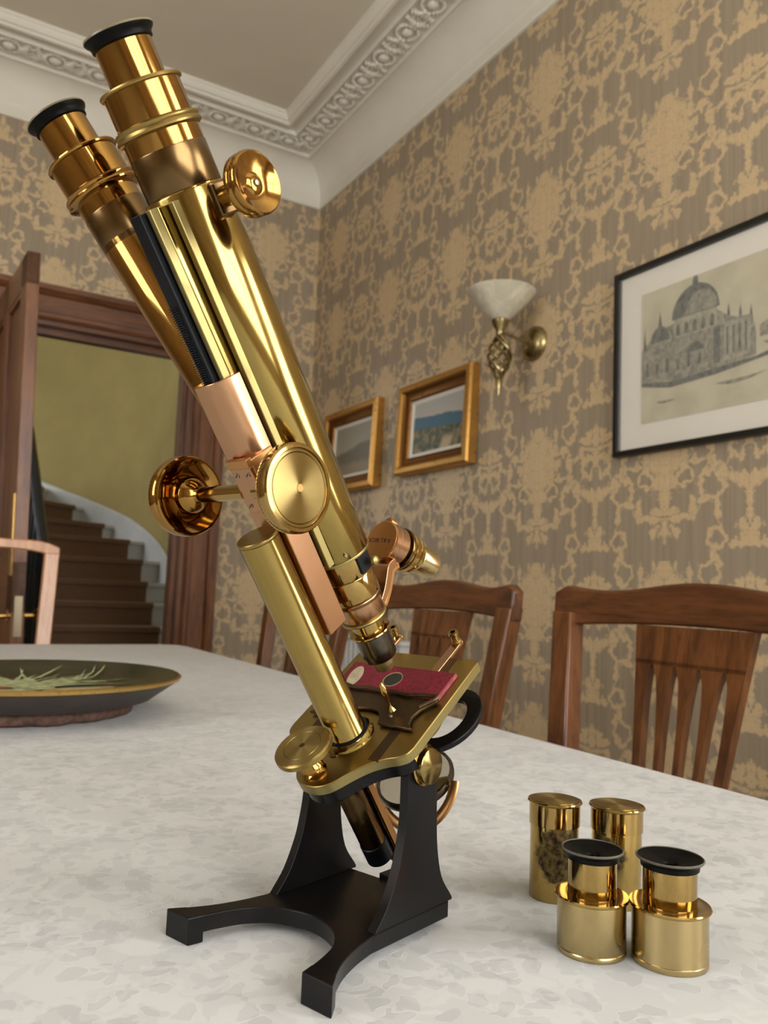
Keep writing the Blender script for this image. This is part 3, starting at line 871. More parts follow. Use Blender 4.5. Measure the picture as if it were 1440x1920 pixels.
# ------------------------------------------------------------------ table and cloth
TX0, TX1, TY0, TY1 = -.50, .735, -.55, 2.46
def rrect(x0, x1, y0, y1, r, n=8, ry=None):
    pts = []
    ry = ry or r
    for cx, cy, a0 in ((x1-r, y1-ry, 0), (x0+r, y1-ry, 90), (x0+r, y0+ry, 180), (x1-r, y0+ry, 270)):
        for i in range(n+1):
            a = math.radians(a0+90*i/n)
            pts.append((cx+r*math.cos(a), cy+ry*math.sin(a)))
    return pts
tab = empty('dining_table', ((TX0+TX1)/2, (TY0+TY1)/2, 0))
tag(tab, 'long dining table hidden under the white damask cloth', 'table')
Mt = T(*[-c for c in tab.location])
MB(Mt).prism(rrect(TX0+.006, TX1-.006, TY0+.006, TY1-.006, .07), TZ-.035, TZ-.0045).build('table_top', MAHOG_Y, tab, smooth=0)
MB(Mt).box(TX0+.12, TX1-.12, TY0+.15, TY1-.15, TZ-.12, TZ-.035).build('apron', MAHOG_Y, tab, smooth=0)
for x in (TX0+.14, TX1-.14):
    for y in (TY0+.18, TY1-.18):
        MB(Mt).lathe([(0, 0), (.025, 0), (.03, .05), (.022, .12), (.03, .45), (.042, .55), (.03, .58), (.045, .60), (.045, TZ-.12), (0, TZ-.12)], 20, T(x, y, 0)).build('leg', MAHOG, tab)
outer = rrect(TX0, TX1, TY0, TY1, .075, 10)
def off(p, d): # move outline outward
    cx, cy = (TX0+TX1)/2, (TY0+TY1)/2
    out = []
    n = len(p)
    for i in range(n):
        a, b2 = Vector(p[i-1]), Vector(p[(i+1) % n])
        t = (b2-a).normalized(); out.append((p[i][0]+t.y*d, p[i][1]-t.x*d))
    return out
# subdivide straight runs so that the drop can hang in soft folds
dense = []
for i in range(len(outer)):
    a, b2 = Vector(outer[i]), Vector(outer[(i+1) % len(outer)])
    k = max(1, int((b2-a).length/.06))
    for j in range(k): dense.append(tuple(a+(b2-a)*j/k))
levels = [(-.012, 0.0), (-.004, -.0012), (0.0, -.005), (.002, -.014), (.003, -.05), (.006, -.14), (.010, -.26)]
rows = []
for d, z in levels:
    ring = off(dense, d)
    rr = []
    for i, (x, y) in enumerate(ring):
        wv = math.sin(i*.9)+.6*math.sin(i*.37+1)
        k = min(1, max(0, -z-.02)/.2)
        p = off(dense, d+wv*.014*k)[i] if k > 0 else (x, y)
        rr.append((p[0], p[1], TZ+z))
    rows.append(rr)
mb = MB(); mb.loft(rows, caps=False)
top_ids = list(range(len(dense)))
mb.f.append(tuple(top_ids))
tc = mb.build('tablecloth', CLOTH, smooth=50)
so = tc.modifiers.new('thickness', 'SOLIDIFY'); so.thickness = .002; so.offset = -1
tag(tc, 'white damask tablecloth with woven leaf pattern spread over the long table', 'tablecloth')

# ------------------------------------------------------------------ painted charger on its stand
def plate():
    r = empty('painted_plate', (.160, 1.225, TZ))
    tag(r, 'large dark green painted charger plate with gilt rim lying on the cloth', 'plate')
    m, nt, b = new_mat('plate_paint')
    (x, y, z), v = pos_xyz(nt)
    n = noise(nt, v, 9, 4, .6)
    nt.links.new(mix(nt, n.step(.35, .65), (.014, .016, .007), (.040, .034, .014)), b.inputs['Base Color'])
    setp(b, rough=.38, coat=.10, spec=.3)
    under = plain('plate_back', (.050, .036, .030), .45, .2, 30)
    Rr, Zr = .200, .0535
    rows = [(0, .034), (.13, .034), (.165, .038), (Rr-.003, Zr), (Rr, Zr-.002), (Rr-.004, Zr-.006), (.15, .026), (.13, .020), (0, .020)]
    MB().lathe(rows[:4]+[(Rr-.004, Zr-.003), (.165, .032), (0, .030)], 96).build('plate_face', m, r)
    MB().lathe([(0, .029), (.16, .0305), (Rr-.005, Zr-.0045), (Rr-.003, Zr-.007), (.16, .020), (.125, .014), (0, .014)], 96).build('plate_underside', under, r)
    MB().lathe([(Rr-.006, Zr-.002), (Rr-.002, Zr), (Rr+.001, Zr-.002), (Rr, Zr-.006), (Rr-.006, Zr-.006)], 96, closed=True).build('gilt_rim', metal('plate_gilt', (.60, .40, .13), .3, (.2, .12, .05), .6, 90), r)
    def surf(px, py):
        d = math.hypot(px, py)
        z = .034
        if d > .13: z = .034+(min(d, .2)-.13)/.072*.017
        return z+.0008
    cream = plain('plate_plume_cream', (.40, .45, .24), .4, .45, 60, coat=.05)
    ochre = plain('plate_petal_ochre', (.42, .34, .18), .4, .3, 60, coat=.05)
    red = plain('plate_petal_red', (.26, .05, .025), .4, .3, 60, coat=.05)
    rnd = random.Random(3)
    mb = MB()
    for k in range(58):
        a = math.radians(rnd.uniform(10, 165))
        L = rnd.uniform(.12, .195); ox = -.030+rnd.uniform(-.05, .05); oy = .0+rnd.uniform(-.02, .02)
        bend = rnd.uniform(-.35, .35); wd = rnd.uniform(.0035, .0070)
        vs = []; n_ = 6
        for i in range(n_+1):
            t = i/n_
            aa = a+bend*t*t
            px, py = ox+L*t*math.cos(aa), oy+L*t*math.sin(aa)
            d = math.hypot(px, py)
            if d > .198: px, py = px*.198/d, py*.198/d
            w_ = wd*(1-t)*1.2+.0003
            nx_, ny_ = -math.sin(aa), math.cos(aa)
            for s_ in (-1, 1):
                qx, qy = px+nx_*w_*s_, py+ny_*w_*s_
                vs.append((qx, qy, surf(qx, qy)+k*.00001))
        mb.add(vs, [(2*i, 2*i+1, 2*i+3, 2*i+2) for i in range(n_)])
    o = mb.build('painted_plume', cream, r, smooth=60); o['kind'] = 'stuff'
    def petal(nm, m_, cx, cy, L, W_, ang, k):
        vs = []; n_ = 16; ca, sa = math.cos(ang), math.sin(ang)
        for i in range(n_):
            t = 2*PI*i/n_
            lx_, ly_ = L*math.cos(t), W_*math.sin(t)*(1+.25*math.cos(3*t))
            qx, qy = cx+ca*lx_-sa*ly_, cy+sa*lx_+ca*ly_
            vs.append((qx, qy, surf(qx, qy)+.0008+k*.00005))
        MB().add(vs, [tuple(range(n_))]).build(nm, m_, r, smooth=0)
    for i, (cx, cy, L, W_, an) in enumerate(((.055, -.045, .050, .014, .2), (.015, -.075, .045, .012, -.1), (.075, -.092, .045, .010, .15), (-.02, -.045, .05, .016, .4))):
        petal('painted_petal', ochre if i % 2 == 0 else cream, cx, cy, L, W_, an, i)
    petal('painted_petal', red, -.075, -.02, .05, .02, .1, 5); petal('painted_petal', red, -.045, -.085, .035, .012, -.2, 6)
    # bark-like stick foot ring
    bark = plain('stick_bark', (.115, .060, .040), .7, .45, 120, bmp=.6)
    pts = []
    for i in range(49):
        a = math.radians(-118+i*7.35)
        rr = .128+.003*math.sin(i*1.7)
        pts.append((rr*math.cos(a), rr*math.sin(a)*1.0, .0098+.0006*math.sin(i*2.3)))
    MB().tube(pts, [.0088+.0012*math.sin(i*1.3)*math.cos(i*.7) for i in range(49)], 10).build('stick_foot', bark, r)
plate()

# ------------------------------------------------------------------ loose eyepieces and caps
def spot(name, col, rough, tarn, cx, cz, r0, seed):
    """brass with a tarnished patch of its own on one side of the tube"""
    m, nt, b = new_mat(name)
    setp(b, metal=1.0)
    (x, y, z), v = pos_xyz(nt)
    n1 = noise(nt, vec(nt, x+seed, y, z), 120, 5, .65); n2 = noise(nt, vec(nt, x+seed, y, z), 45, 3, .6)
    dx = (x-cx[0]); dy = (y-cx[1]); dz = (z-cz)
    d = (dx*dx+dy*dy+dz*dz*.8).sqrt()*(1/r0)+(n2-.5)*1.6+(n1-.5)*.5
    f = d.step(.72, .95)*-1.0+1.0
    n3 = noise(nt, v, 300, 2, .5)
    c = mix(nt, (f*(n3.step(.3, .7)*.4+.6)).clamp(), col, tarn)
    nt.links.new(c, b.inputs['Base Color'])
    nt.links.new((f*.35+n1*.06+rough-.03).k, b.inputs['Roughness'])
    return m
def cap_tin(loc, label, seed):
    r = empty('brass_canister', loc)
    tag(r, label, 'canister', 'lidded brass canisters')
    vd = Vector((-loc[0], -loc[1], 0)).normalized()
    side = Vector((-vd.y, vd.x, 0))
    pc = (vd*.0140+side*(.003 if seed < 1 else -.006))
    m = spot('brass_canister_stained', (.46, .32, .105), .12, (.030, .024, .018), (pc.x, pc.y), .031, .0175 if seed < 1 else .013, seed)
    MB().lathe([(0, 0), (.0146, 0), (.0150, .0006), (.0150, .0460), (0, .0460)], 64).build('body', m, r)
    MB().lathe([(.0151, .0440), (.01575, .0440), (.0158, .0446), (.0158, .0565), (.0166, .0570), (.0170, .0578), (.0166, .0586), (.0155, .0588), (0, .0588), (0, .056), (.0151, .056)], 64).build('lid', BRASS, r)
    MB().lathe([(0, .0588), (.0150, .0588), (.0150, .05905), (0, .05905)], 64).build('lid_top', BRASS_SPUN_Z, r)
RIM_PALE = plain('eyecup_rim_pale', (.10, .09, .07), .45, .3, 90)  # rim colour lighter than the black cup
def eyepiece(loc, label, s, engraved):
    r = empty('loose_eyepiece', loc)
    tag(r, label, 'eyepiece', 'loose brass eyepieces')
    k = s
    MB().lathe([(0, 0), (.0176*k, 0), (.0180*k, .0006), (.0180*k, .0028), (.01775*k, .0031), (.0180*k, .0034), (.0180*k, .0278), (0, .0278)], 96).build('barrel', BRASS_SAT, r)
    MB().lathe([(.010, .0270), (.0186*k, .0270), (.0193*k, .0275), (.0195*k, .0283), (.0190*k, .0290), (.0115, .0292), (.010, .0290)], 96, closed=True).build('shoulder_flange', BRASS, r)
    MB().lathe([(0, .0285), (.0126*k, .0285), (.0128*k, .029), (.0128*k, .0468), (0, .0468)], 64).build('neck', BRASS, r)
    cup = MB().lathe([(.0035, .0465), (.0128*k, .0468), (.0138*k, .0471), (.0139*k, .0484), (.0140*k, .0494), (.0157*k, .0510), (.0161*k, .0518), (.0157*k, .0524), (.0150*k, .0518), (.0100*k, .0496), (.0044*k, .0489), (.0038*k, .0484), (.0035, .0476)], 64, closed=True).build('eyecup', EBONITE, r)
    MB().lathe([(.0153*k, .0520), (.0158*k, .0526), (.0163*k, .0521), (.0161*k, .0514), (.0157*k, .0514)], 64, closed=True).build('pale_rim', RIM_PALE, cup)
    MB().lathe([(0, .0468), (.0040, .0468), (.0040, .0473), (0, .0473)], 24).build('eye_hole_shade', HOLE_SHADE, cup)  # black disc painted as the dark inside of the eye hole
BRASS_SAT = metal('brass_satin_barrel', (.50, .385, .185), .22, (.32, .22, .10), .45, 30)
cap_tin((.3637, .3950, TZ), 'tall lidded brass canister with large dark stain, at left rear of the loose optics', 0.0)
cap_tin((.3920, .3700, TZ), 'tall lidded brass canister partly hidden behind the two eyepieces', 1.7)
eyepiece((.3287, .3272, TZ), 'short brass eyepiece with black cup, left of the front pair', 1.0, False)
eyepiece((.3572, .3000, TZ), 'short brass eyepiece with black cup, rightmost and nearest the camera', 1.07, True)

# ------------------------------------------------------------------ binocular microscope
# root frame: x = along the trunnion axis (towards the camera side), -y = towards the observer, z = up
EA = Vector((.3383, -.9410, 0))
EY = Vector((.9410, .3383, 0))
O0 = Vector((.1517, .3849, TZ)) + EA*.0033
Mroot = Matrix(((EA.x, EY.x, 0, O0.x), (EA.y, EY.y, 0, O0.y), (0, 0, 1, O0.z), (0, 0, 0, 1)))
ms = empty('microscope', M=Mroot)
tag(ms, 'antique brass binocular microscope with black iron foot standing on the tablecloth', 'microscope')
TH = math.radians(35.4)
# body frame: x across, y = away from the observer, z = up along the optic axis; origin at the objective tip
MBDY = T(.0005, .1004, .1405) @ Matrix(((1, 0, 0, 0), (0, math.cos(TH), -math.sin(TH), 0), (0, math.sin(TH), math.cos(TH), 0), (0, 0, 0, 1)))
def part(mb, name, m, parent=None, **kw):
    """part given in the body frame"""
    if parent is None:
        return mb.build(name, m, ms, mw=MBDY, **kw)
    return mb.build(name, m, parent, **kw)      # sub-part shares its part's frame

# ---- iron foot
def arc_pts(pts, n=5):
    return [(p.x, p.y) for p in smooth_poly(pts, n)]
ZB0, ZB1 = .0050, .0137
inner = arc_pts([(.0412, .0), (.0375, .0165), (.0315, .0310), (.0200, .0425), (0, .0480), (-.0200, .0425), (-.0315, .0310), (-.0375, .0165), (-.0412, .0)])
outerR = arc_pts([(.0603, .0), (.0530, .0105), (.0468, .0225), (.0420, .0370), (.0392, .0510)])
poly = [(-x, y) for x, y in outerR] + [(-.0392, .1170), (.0392, .1170)] + list(reversed(outerR)) + inner
base = MB().prism(poly, ZB0, ZB1).build('foot', BLACK, ms, smooth=40, bevel=.0006)
for s_ in (-1, 1):
    MB().prism([(s_*.06035, -.00006), (s_*.04115, -.00006), (s_*.0394, .0085), (s_*.05465, .0085)], 0, ZB1+.00005).build('toe', BLACK, ms, smooth=0, bevel=.0006)
MB().prism([(-.012, .117), (.030, .117), (.030, .127), (.026, .131), (-.008, .131), (-.012, .127)], 0, .0165).build('rear_toe', BLACK, ms, smooth=0, bevel=.0006)
# ---- uprights (cheeks)
fr_ = [(.0535, ZB1), (.0560, .0165), (.0632, .0250), (.0700, .0385), (.0732, .0485), (.0762, .0655), (.0765, .0910)]
re_ = [(.1030, .0910), (.1030, .0811), (.1034, .0630), (.1051, .0446), (.1097, .0287), (.1185, .0175), (.1203, .0150), (.1203, ZB1)]
top_ = [(.0765+.01325*(1-math.cos(a)), .0910+.0125*math.sin(a)) for a in [PI*i/10 for i in range(1, 10)]]
cheek = arc_pts(fr_, 4) + top_ + arc_pts(re_, 4)
for s_ in (-1, 1):
    x0, x1 = (.0335, .0390) if s_ > 0 else (-.0390, -.0335)
    up = MB(Matrix(((0, 0, 1, 0), (1, 0, 0, 0), (0, 1, 0, 0), (0, 0, 0, 1)))).prism(cheek, x0, x1).build('upright', BLACK, ms, smooth=40, bevel=.0006)
    pv = T(s_*.0390, .0893, .0920) @ R('Y', 90*s_)
    bo = MB().lathe([(0, 0), (.0108, 0), (.0110, .0004), (.0110, .0018), (.0104, .0022), (0, .0022)], 48, pv).build('trunnion_boss', BRASS, ms)
    MB().lathe([(0, .0022), (.0092, .0022), (.0096, .0026), (.0096, .0056), (.0091, .0060), (0, .0060)], 48, pv).build('trunnion_cap', BRASS_SPUN_X, bo)
MB().lathe([(0, -.0335), (.006, -.0335), (.006, .0335), (0, .0335)], 24, T(0, .0908, .0920) @ R('Y', 90)).build('trunnion_axle', BLACK, ms)

# ---- body: stage with trefoil tail
SB = -.0125
half = [(.0455, .0285), (.0455, -.0450), (.0440, -.0500), (.0400, -.0535), (.0345, -.0560), (.0290, -.0595), (.0235, -.0645), (.0185, -.0710), (.0145, -.0770), (.0105, -.0812), (.0055, -.0836), (0, -.0842)]
hs = [(.0440, .0285), (.0455, .0270)] + arc_pts(half[1:], 4)
outl = hs + [(-x, y) for x, y in reversed(hs[:-1])]
stage = part(MB().prism(outl, SB-.0062, SB), 'stage', BRASS_DULL, smooth=40, bevel=.0005)
stage_edge = MB().prism([(x*1.002, y*1.001) for x, y in outl], SB-.0057, SB-.0007)
part(stage_edge, 'stage_edge', BRASS_PALE, stage, smooth=40)
tail = [(x*.93, y*.96-.001) for x, y in outl if y < -.045]
part(MB().prism(tail, SB-.0150, SB-.0068), 'stage_bracket', BLACK, smooth=40, bevel=.0005)
for s_ in (-1, 1):
    part(MB().box(s_*.0272-.0034, s_*.0272+.0034, -.0590, .0280, SB-.0006, SB+.0002), 'slot_shade_strip', BRONZE_DARK, stage, smooth=0)  # dark strips laid on the plate stand in for shaded grooves
# dovetailed arms with posts at the back of the stage
for s_ in (-1, 1):
    ar = part(MB().box(s_*.0235-.0030, s_*.0235+.0030, -.004, .0430, SB+.0002, SB+.0022), 'spring_arm', GUN, smooth=0, bevel=.0003)
    part(MB().lathe([(0, .0022), (.0034, .0022), (.0036, .0034), (.0026, .0042), (.0024, .0076), (.0032, .0084), (.0032, .0102), (.0016, .0104), (.0014, .0070), (0, .0070)], 20, T(s_*.0235, .0405, SB)), 'arm_post', BRASS, ar)
# object holder plate
hb = SB+.0010
hh = [(.0405, -.0095), (.0410, -.0120), (.0385, -.0150), (.0345, -.0200), (.0330, -.0265), (.0345, -.0315), (.0385, -.0352), (.0145, -.0352), (.0125, -.0300), (.0085, -.0262), (.0030, -.0250)]
hp_ = hh + [(-x, y) for x, y in reversed(hh)]
up_edge = [(-.0300, -.0095), (-.0200, -.0115), (-.0100, -.0105), (0, -.0112), (.0100, -.0105), (.0200, -.0118), (.0300, -.0104)]
ho = part(MB().prism(hp_ + up_edge, hb, hb+.0018), 'object_holder', BRONZE_DARK, smooth=30, bevel=.0003)
rim = [Vector((x, y, hb+.0034)) for x, y in [(.0345, -.0200), (.0385, -.0150), (.0408, -.0122), (.0400, -.0098)] + list(reversed(up_edge)) + [(-.0400, -.0098)]]
part(MB().tube(smooth_poly([tuple(p) for p in rim], 3), .0011, 8), 'raised_lip', BRONZE_DARK, ho)
part(MB().lathe([(0, .0018), (.0026, .0018), (.0018, .0032), (.0010, .0050), (.0009, .0075), (.0013, .0100), (.0021, .0130), (.0023, .0150), (.0019, .0180), (.0010, .0205), (.0004, .0212), (0, .0213)], 20, T(.0170, -.0235, hb)), 'spindle_handle', BRASS, ho)
part(MB().lathe([(0, .0018), (.0013, .0018), (.0011, .0026), (0, .0027)], 12, T(.0195, -.0285, hb)), 'screw', STEEL, ho)
# fine-adjustment head on a turned stem
fine = part(MB(T(-.0020, -.0745, SB)).lathe([(0, 0), (.0068, 0), (.0070, .0010), (.0056, .0018), (.0050, .0026), (.0062, .0040), (.0060, .0056), (.0040, .0075), (.0034, .0110), (.0034, .0150), (0, .0150)], 40), 'fine_adjustment_stem', BRASS_OLD)
fh = MB(T(-.0020, -.0745, SB)).lathe([(0, .0150), (.0152, .0150), (.0160, .0154), (.0160, .0180), (.0154, .0185), (0, .0185)], 120, knurl=(2, 3), amp=.012)
fh = part(fh, 'fine_adjustment_head', BRASS_DULL, smooth=30)
part(MB(T(-.0020, -.0745, SB)).lathe([(0, .0185), (.0151, .0185), (.0149, .0187), (.0106, .0187), (.0104, .0184), (.0102, .0187), (.0012, .0189), (0, .0189)], 96), 'spun_face', BRASS_SPUN_Z, fh)
part(MB(T(-.0020, -.0745, SB)).lathe([(0, .0189), (.0016, .0189), (.0016, .0190), (0, .0190)], 16), 'centre_pin', BRONZE_DARK, fh)
part(MB(T(.0005, -.0600, SB)).lathe([(0, 0), (.0028, 0), (.0028, .0005), (0, .0006)], 20), 'stage_screw', BRASS_BROWN)
# pillar
PN = -.0455
pil = part(MB(T(0, PN, 0)).lathe([(0, SB), (.0150, SB), (.0146, SB+.0012), (.0128, SB+.0020), (.0120, SB+.0036), (.0112, SB+.0038), (.0109, SB+.0042), (.0108, .1155), (0, .1155)], 96), 'pillar', BRASS_TUBE)
part(MB(T(0, PN, 0)).lathe([(0, .1155), (.0106, .1155), (.0110, .1160), (.0110, .1172), (.0105, .1178), (0, .1178)], 72), 'pillar_cap', BRASS_DULL, pil)
part(MB(T(0, PN, 0)).lathe([(.0110, SB+.0028), (.0124, SB+.0030), (.0124, SB+.0042), (.0110, SB+.0044)], 72, closed=True), 'pillar_seal', RACK_BLACK, pil)
# limb carrying the slide
LN0, LN1, LX = -.0365, -.0215, .0100
ls_ = [(-LX, LN1), (-LX, LN0+.0015), (-LX+.0015, LN0)] + [(LX-.0105+.0105*math.sin(a), LN0+.0105-.0105*math.cos(a)) for a in [PI/2*i/9 for i in range(10)]] + [(LX, LN1)]
limb = MB().prism(ls_, .128, .1950)
limb = part(limb, 'limb', GUN, smooth=40, bevel=.0004)
low = [(-LX, LN1), (-LX, -.036), (LX, -.036), (LX, LN1)]
part(MB().prism(low, .050, .128), 'limb_foot', GUN, smooth=40, bevel=.0006)
part(MB().box(-.0050, .0112, -.0385, LN1-.001, .1270, .1560), 'pinion_box', GUN_DARK, smooth=0, bevel=.0006)
pb_ = part(MB().box(-.0040, .0104, -.0405, -.0384, .1285, .1525), 'pinion_cover', GUN, smooth=0, bevel=.0003)
part(MB().box(-.0046, .0110, -.0412, -.0375, .1525, .1570), 'cover_lip', GUN_DARK, pb_, smooth=0, bevel=.0003)
for sx in (-.0008, .0072):
    for zz in (.1320, .1490):
        sc_ = part(MB().lathe([(0, 0), (.0015, 0), (.0014, .0004), (0, .0005)], 16, align((sx, -.0405, zz), (0, -1, 0))), 'screw', STEEL, pb_)
        part(MB(align((sx, -.0410, zz), (0, -1, 0)) @ R('Z', 35)).box(-.0013, .0013, -.00018, .00018, -.0001, .0001), 'screw_slot', HOLE_SHADE, pb_, smooth=0)
# pinion and the two milled coarse-focus heads
KN, KB = -.0372, .1385
for s_ in (1, -1):
    off_ = -.0090 if s_ > 0 else .0135
    F = T(0, KN, KB) @ R('Y', 90*s_) @ T(0, 0, off_)
    part(MB().lathe([(0, .004-off_), (.0041, .004-off_), (.0041, .0300), (0, .0300)], 32, F), 'pinion_shaft', BRASS)
    kp = [(0, .0270), (.0041, .0262), (.0046, .0278), (.0066, .0290), (.0092, .0312), (.0106, .0342), (.0104, .0366), (.0094, .0384), (.0100, .0394), (.0116, .0398), (.0145, .0390), (.0180, .0366), (.0198, .0348), (.0208, .0346), (.0215, .0352), (.0217, .0366), (.0211, .0374), (.0217, .0382), (.0219, .0412), (.0217, .0426), (.0208, .0436), (.0192, .0438), (.0189, .0427), (0, .0427)]
    if s_ > 0: kp = [(r_, max(z_, .0372) if r_ > .0150 else z_) for r_, z_ in kp]
    hd = MB().lathe(kp, 144, F, knurl=(15, 17, 18, 19), amp=.010)
    hd = part(hd, 'coarse_focus_head', BRASS if s_ > 0 else BRASS_OLD, smooth=30)
    part(MB().lathe([(0, .0427), (.0172, .0427), (.0174, .0431), (.0178, .0427), (.0188, .0427), (.0188, .0430), (.0178, .0430), (.0174, .0434), (.0170, .0430), (.0020, .0434), (.0018, .0430), (0, .0430)][0:0]+[(0, .0427), (.0188, .0427), (.0186, .0431), (.0173, .0432), (.0171, .0428), (.0168, .0432), (.0020, .0436), (.0018, .0431), (0, .0431)], 120, F), 'spun_face', BRASS_SPUN_X, hd)
    part(MB().lathe([(0, .0433), (.0019, .0433), (.0019, .0438), (0, .0438)], 20, F), 'centre_pin', GUN_DARK, hd)
# slide bar and rack on the observer's side of the body tube
sb_ = part(MB().box(-.0075, .0075, -.0255, -.0170, .082, .2745), 'slide_bar', BRASS_TUBE, smooth=0, bevel=.0004)
part(MB().box(.0085, .0118, -.0200, -.0155, .082, .2745), 'slide_strip', BRASS_PALE, sb_, smooth=0, bevel=.0004)
part(MB().box(.0040, .0072, -.0300, -.0253, .082, .2745), 'slide_strip', BRASS_PALE, sb_, smooth=0, bevel=.0004)
part(MB().box(-.0075, -.0045, -.0290, -.0253, .082, .2745), 'slide_strip', BRASS_BROWN, sb_, smooth=0, bevel=.0004)
rk = part(MB().box(-.0045, .0030, -.0330, -.0254, .128, .2740), 'rack', RACK_BLACK, smooth=0, bevel=.0003)
tooth = None
for i in range(34):
    zz = .1955+i*.00112
    t_ = part(MB().prism([(-.00040, 0), (.00040, 0), (.00018, -.0013), (-.00018, -.0013)], -.0045, .0005, T(0, -.0330, zz) @ Matrix(((0, 0, 1, 0), (0, 1, 0, 0), (1, 0, 0, 0), (0, 0, 0, 1)))), 'rack_tooth', RACK_BLACK, rk, smooth=0) if tooth is None else None
    if tooth is None: tooth = t_
    else:
        c = tooth.copy(); COL.objects.link(c); c.parent = rk; c.location = (0, 0, i*.00112)

# main body tube with draw tube and eyepiece
def lath(prof, name, m, parent=None, seg=96, F=None, **kw):
    return part(MB(F).lathe(prof, seg), name, m, parent, **kw)
RT = .0199
lath([(0, .0800), (.0176, .0800), (.0180, .0806), (.0186, .110), (.0196, .155), (RT, .180), (RT, .2765), (.0196, .2770), (0, .2770)], 'body_tube', BRASS_TUBE, seg=128)
lath([(.0170, .0786), (.0182, .0788), (.0184, .0795), (.0182, .0803), (.0170, .0803)], 'body_tube_ring', BRASS_PALE, F=None)
def ocular(F, k, mats, rd=.0180):
    m_tube, m_band, m_ring = mats
    dt = part(MB(F).lathe([(0, -.070), (rd, -.070), (rd, -.0385), (0, -.0385)], 96), 'draw_tube', m_tube)
    part(MB(F).lathe([(rd, -.0655), (rd+.0002, -.0650), (rd+.0002, -.0475), (rd, -.0470)], 96, closed=True), 'browned_band', m_band, dt)
    part(MB(F).lathe([(0, -.0400), (.0190*k, -.0400), (.0201*k, -.0393), (.0203*k, -.0385), (.0198*k, -.0377), (.0195*k, -.0371), (.0200*k, -.0365), (.0201*k, -.0358), (.0195*k, -.0350), (.0182*k, -.0346), (0, -.0346)], 96), 'clamp_ring', m_ring)
    part(MB(F).lathe([(0, -.0350), (.0178*k, -.0350), (.0178*k, -.0200), (0, -.0200)], 96), 'eyepiece_sleeve', BRASS_OLD)
    part(MB(F).lathe([(0, -.0206), (.0180*k, -.0206), (.0190*k, -.0202), (.0193*k, -.0195), (.0190*k, -.0188), (.0176*k, -.0185), (.0132*k, -.0185), (0, -.0185)], 96), 'sleeve_flange', m_ring)
    eb_ = part(MB(F).lathe([(0, -.019), (.0129*k, -.019), (.0129*k, -.0018), (0, -.0018)], 72), 'eyepiece', BRASS_OLD)
    cp = part(MB(F).lathe([(.003, -.0024), (.0130*k, -.0024), (.0139*k, -.0018), (.0140*k, -.0004), (.0145*k, .0006), (.0156*k, .0016), (.0159*k, .0024), (.0156*k, .0030), (.0148*k, .0028), (.0090*k, .0004), (.0040, -.0002), (.003, -.0010)], 72, closed=True), 'eyecup', EBONITE)
    part(MB(F).lathe([(.0149*k, .0027), (.0153*k, .0034), (.0159*k, .0032), (.0161*k, .0024), (.0155*k, .0022)], 72, closed=True), 'eyecup_rim', RIM_OLIVE, cp)
    part(MB(F).lathe([(0, -.0020), (.0035, -.0020), (.0035, -.0015), (0, -.0015)], 20), 'eye_hole_shade', HOLE_SHADE, cp)  # black disc gives the eye hole its shaded depth by colour
RIM_OLIVE = plain('eyecup_rim_olive', (.17, .14, .075), .35, .2, 60)
ocular(T(0, 0, .3430), 1.0, (BRASS_OLD, BRASS_BROWN, BRASS_DULL))
# second, inclined tube of the binocular body
A2 = math.atan2(.0648, .330-.050)
F2 = T(0, 0, .050) @ R('Y', -math.degrees(A2))
L2 = .0648/math.sin(A2)
part(MB(F2).lathe([(0, .045), (.0162, .045), (.0162, L2-.062), (.0158, L2-.0615), (0, L2-.0615)], 96), 'inclined_tube', BRASS_OLD)
ocular(F2 @ T(0, 0, L2), .975, (BRASS_OLD, BRASS_BROWN, BRASS_OLD), .0160)
# milled head for the eye-distance adjustment near the top of the tube
F3 = T(0, .0010, .2690) @ R('Y', 90)
part(MB().box(.0165, .0226, -.0040, .0080, .2610, .2765), 'knob_bracket', BRASS_BROWN, smooth=0, bevel=.0012)
part(MB().lathe([(0, .0200), (.0046, .0200), (.0046, .0290), (.0034, .0300), (.0034, .0400), (0, .0400)], 28, F3), 'knob_shaft', BRASS_OLD)
ek = part(MB().lathe([(0, .0365), (.0060, .0365), (.0118, .0372), (.0134, .0376), (.0138, .0382), (.0139, .0400), (.0137, .0406), (.0132, .0411), (.0137, .0416), (.0140, .0424), (.0140, .0442), (.0136, .0450), (.0130, .0454), (.0120, .0450), (.0085, .0428), (.0050, .0424), (.0040, .0432), (.0030, .0436), (0, .0436)], 120, F3, knurl=(4, 5, 6, 8, 9, 10), amp=.010), 'eye_distance_knob', BRASS_OLD, smooth=35)
part(MB().lathe([(0, .0436), (.0017, .0436), (.0012, .0446), (0, .0448)], 16, F3), 'knob_screw', STEEL, ek)

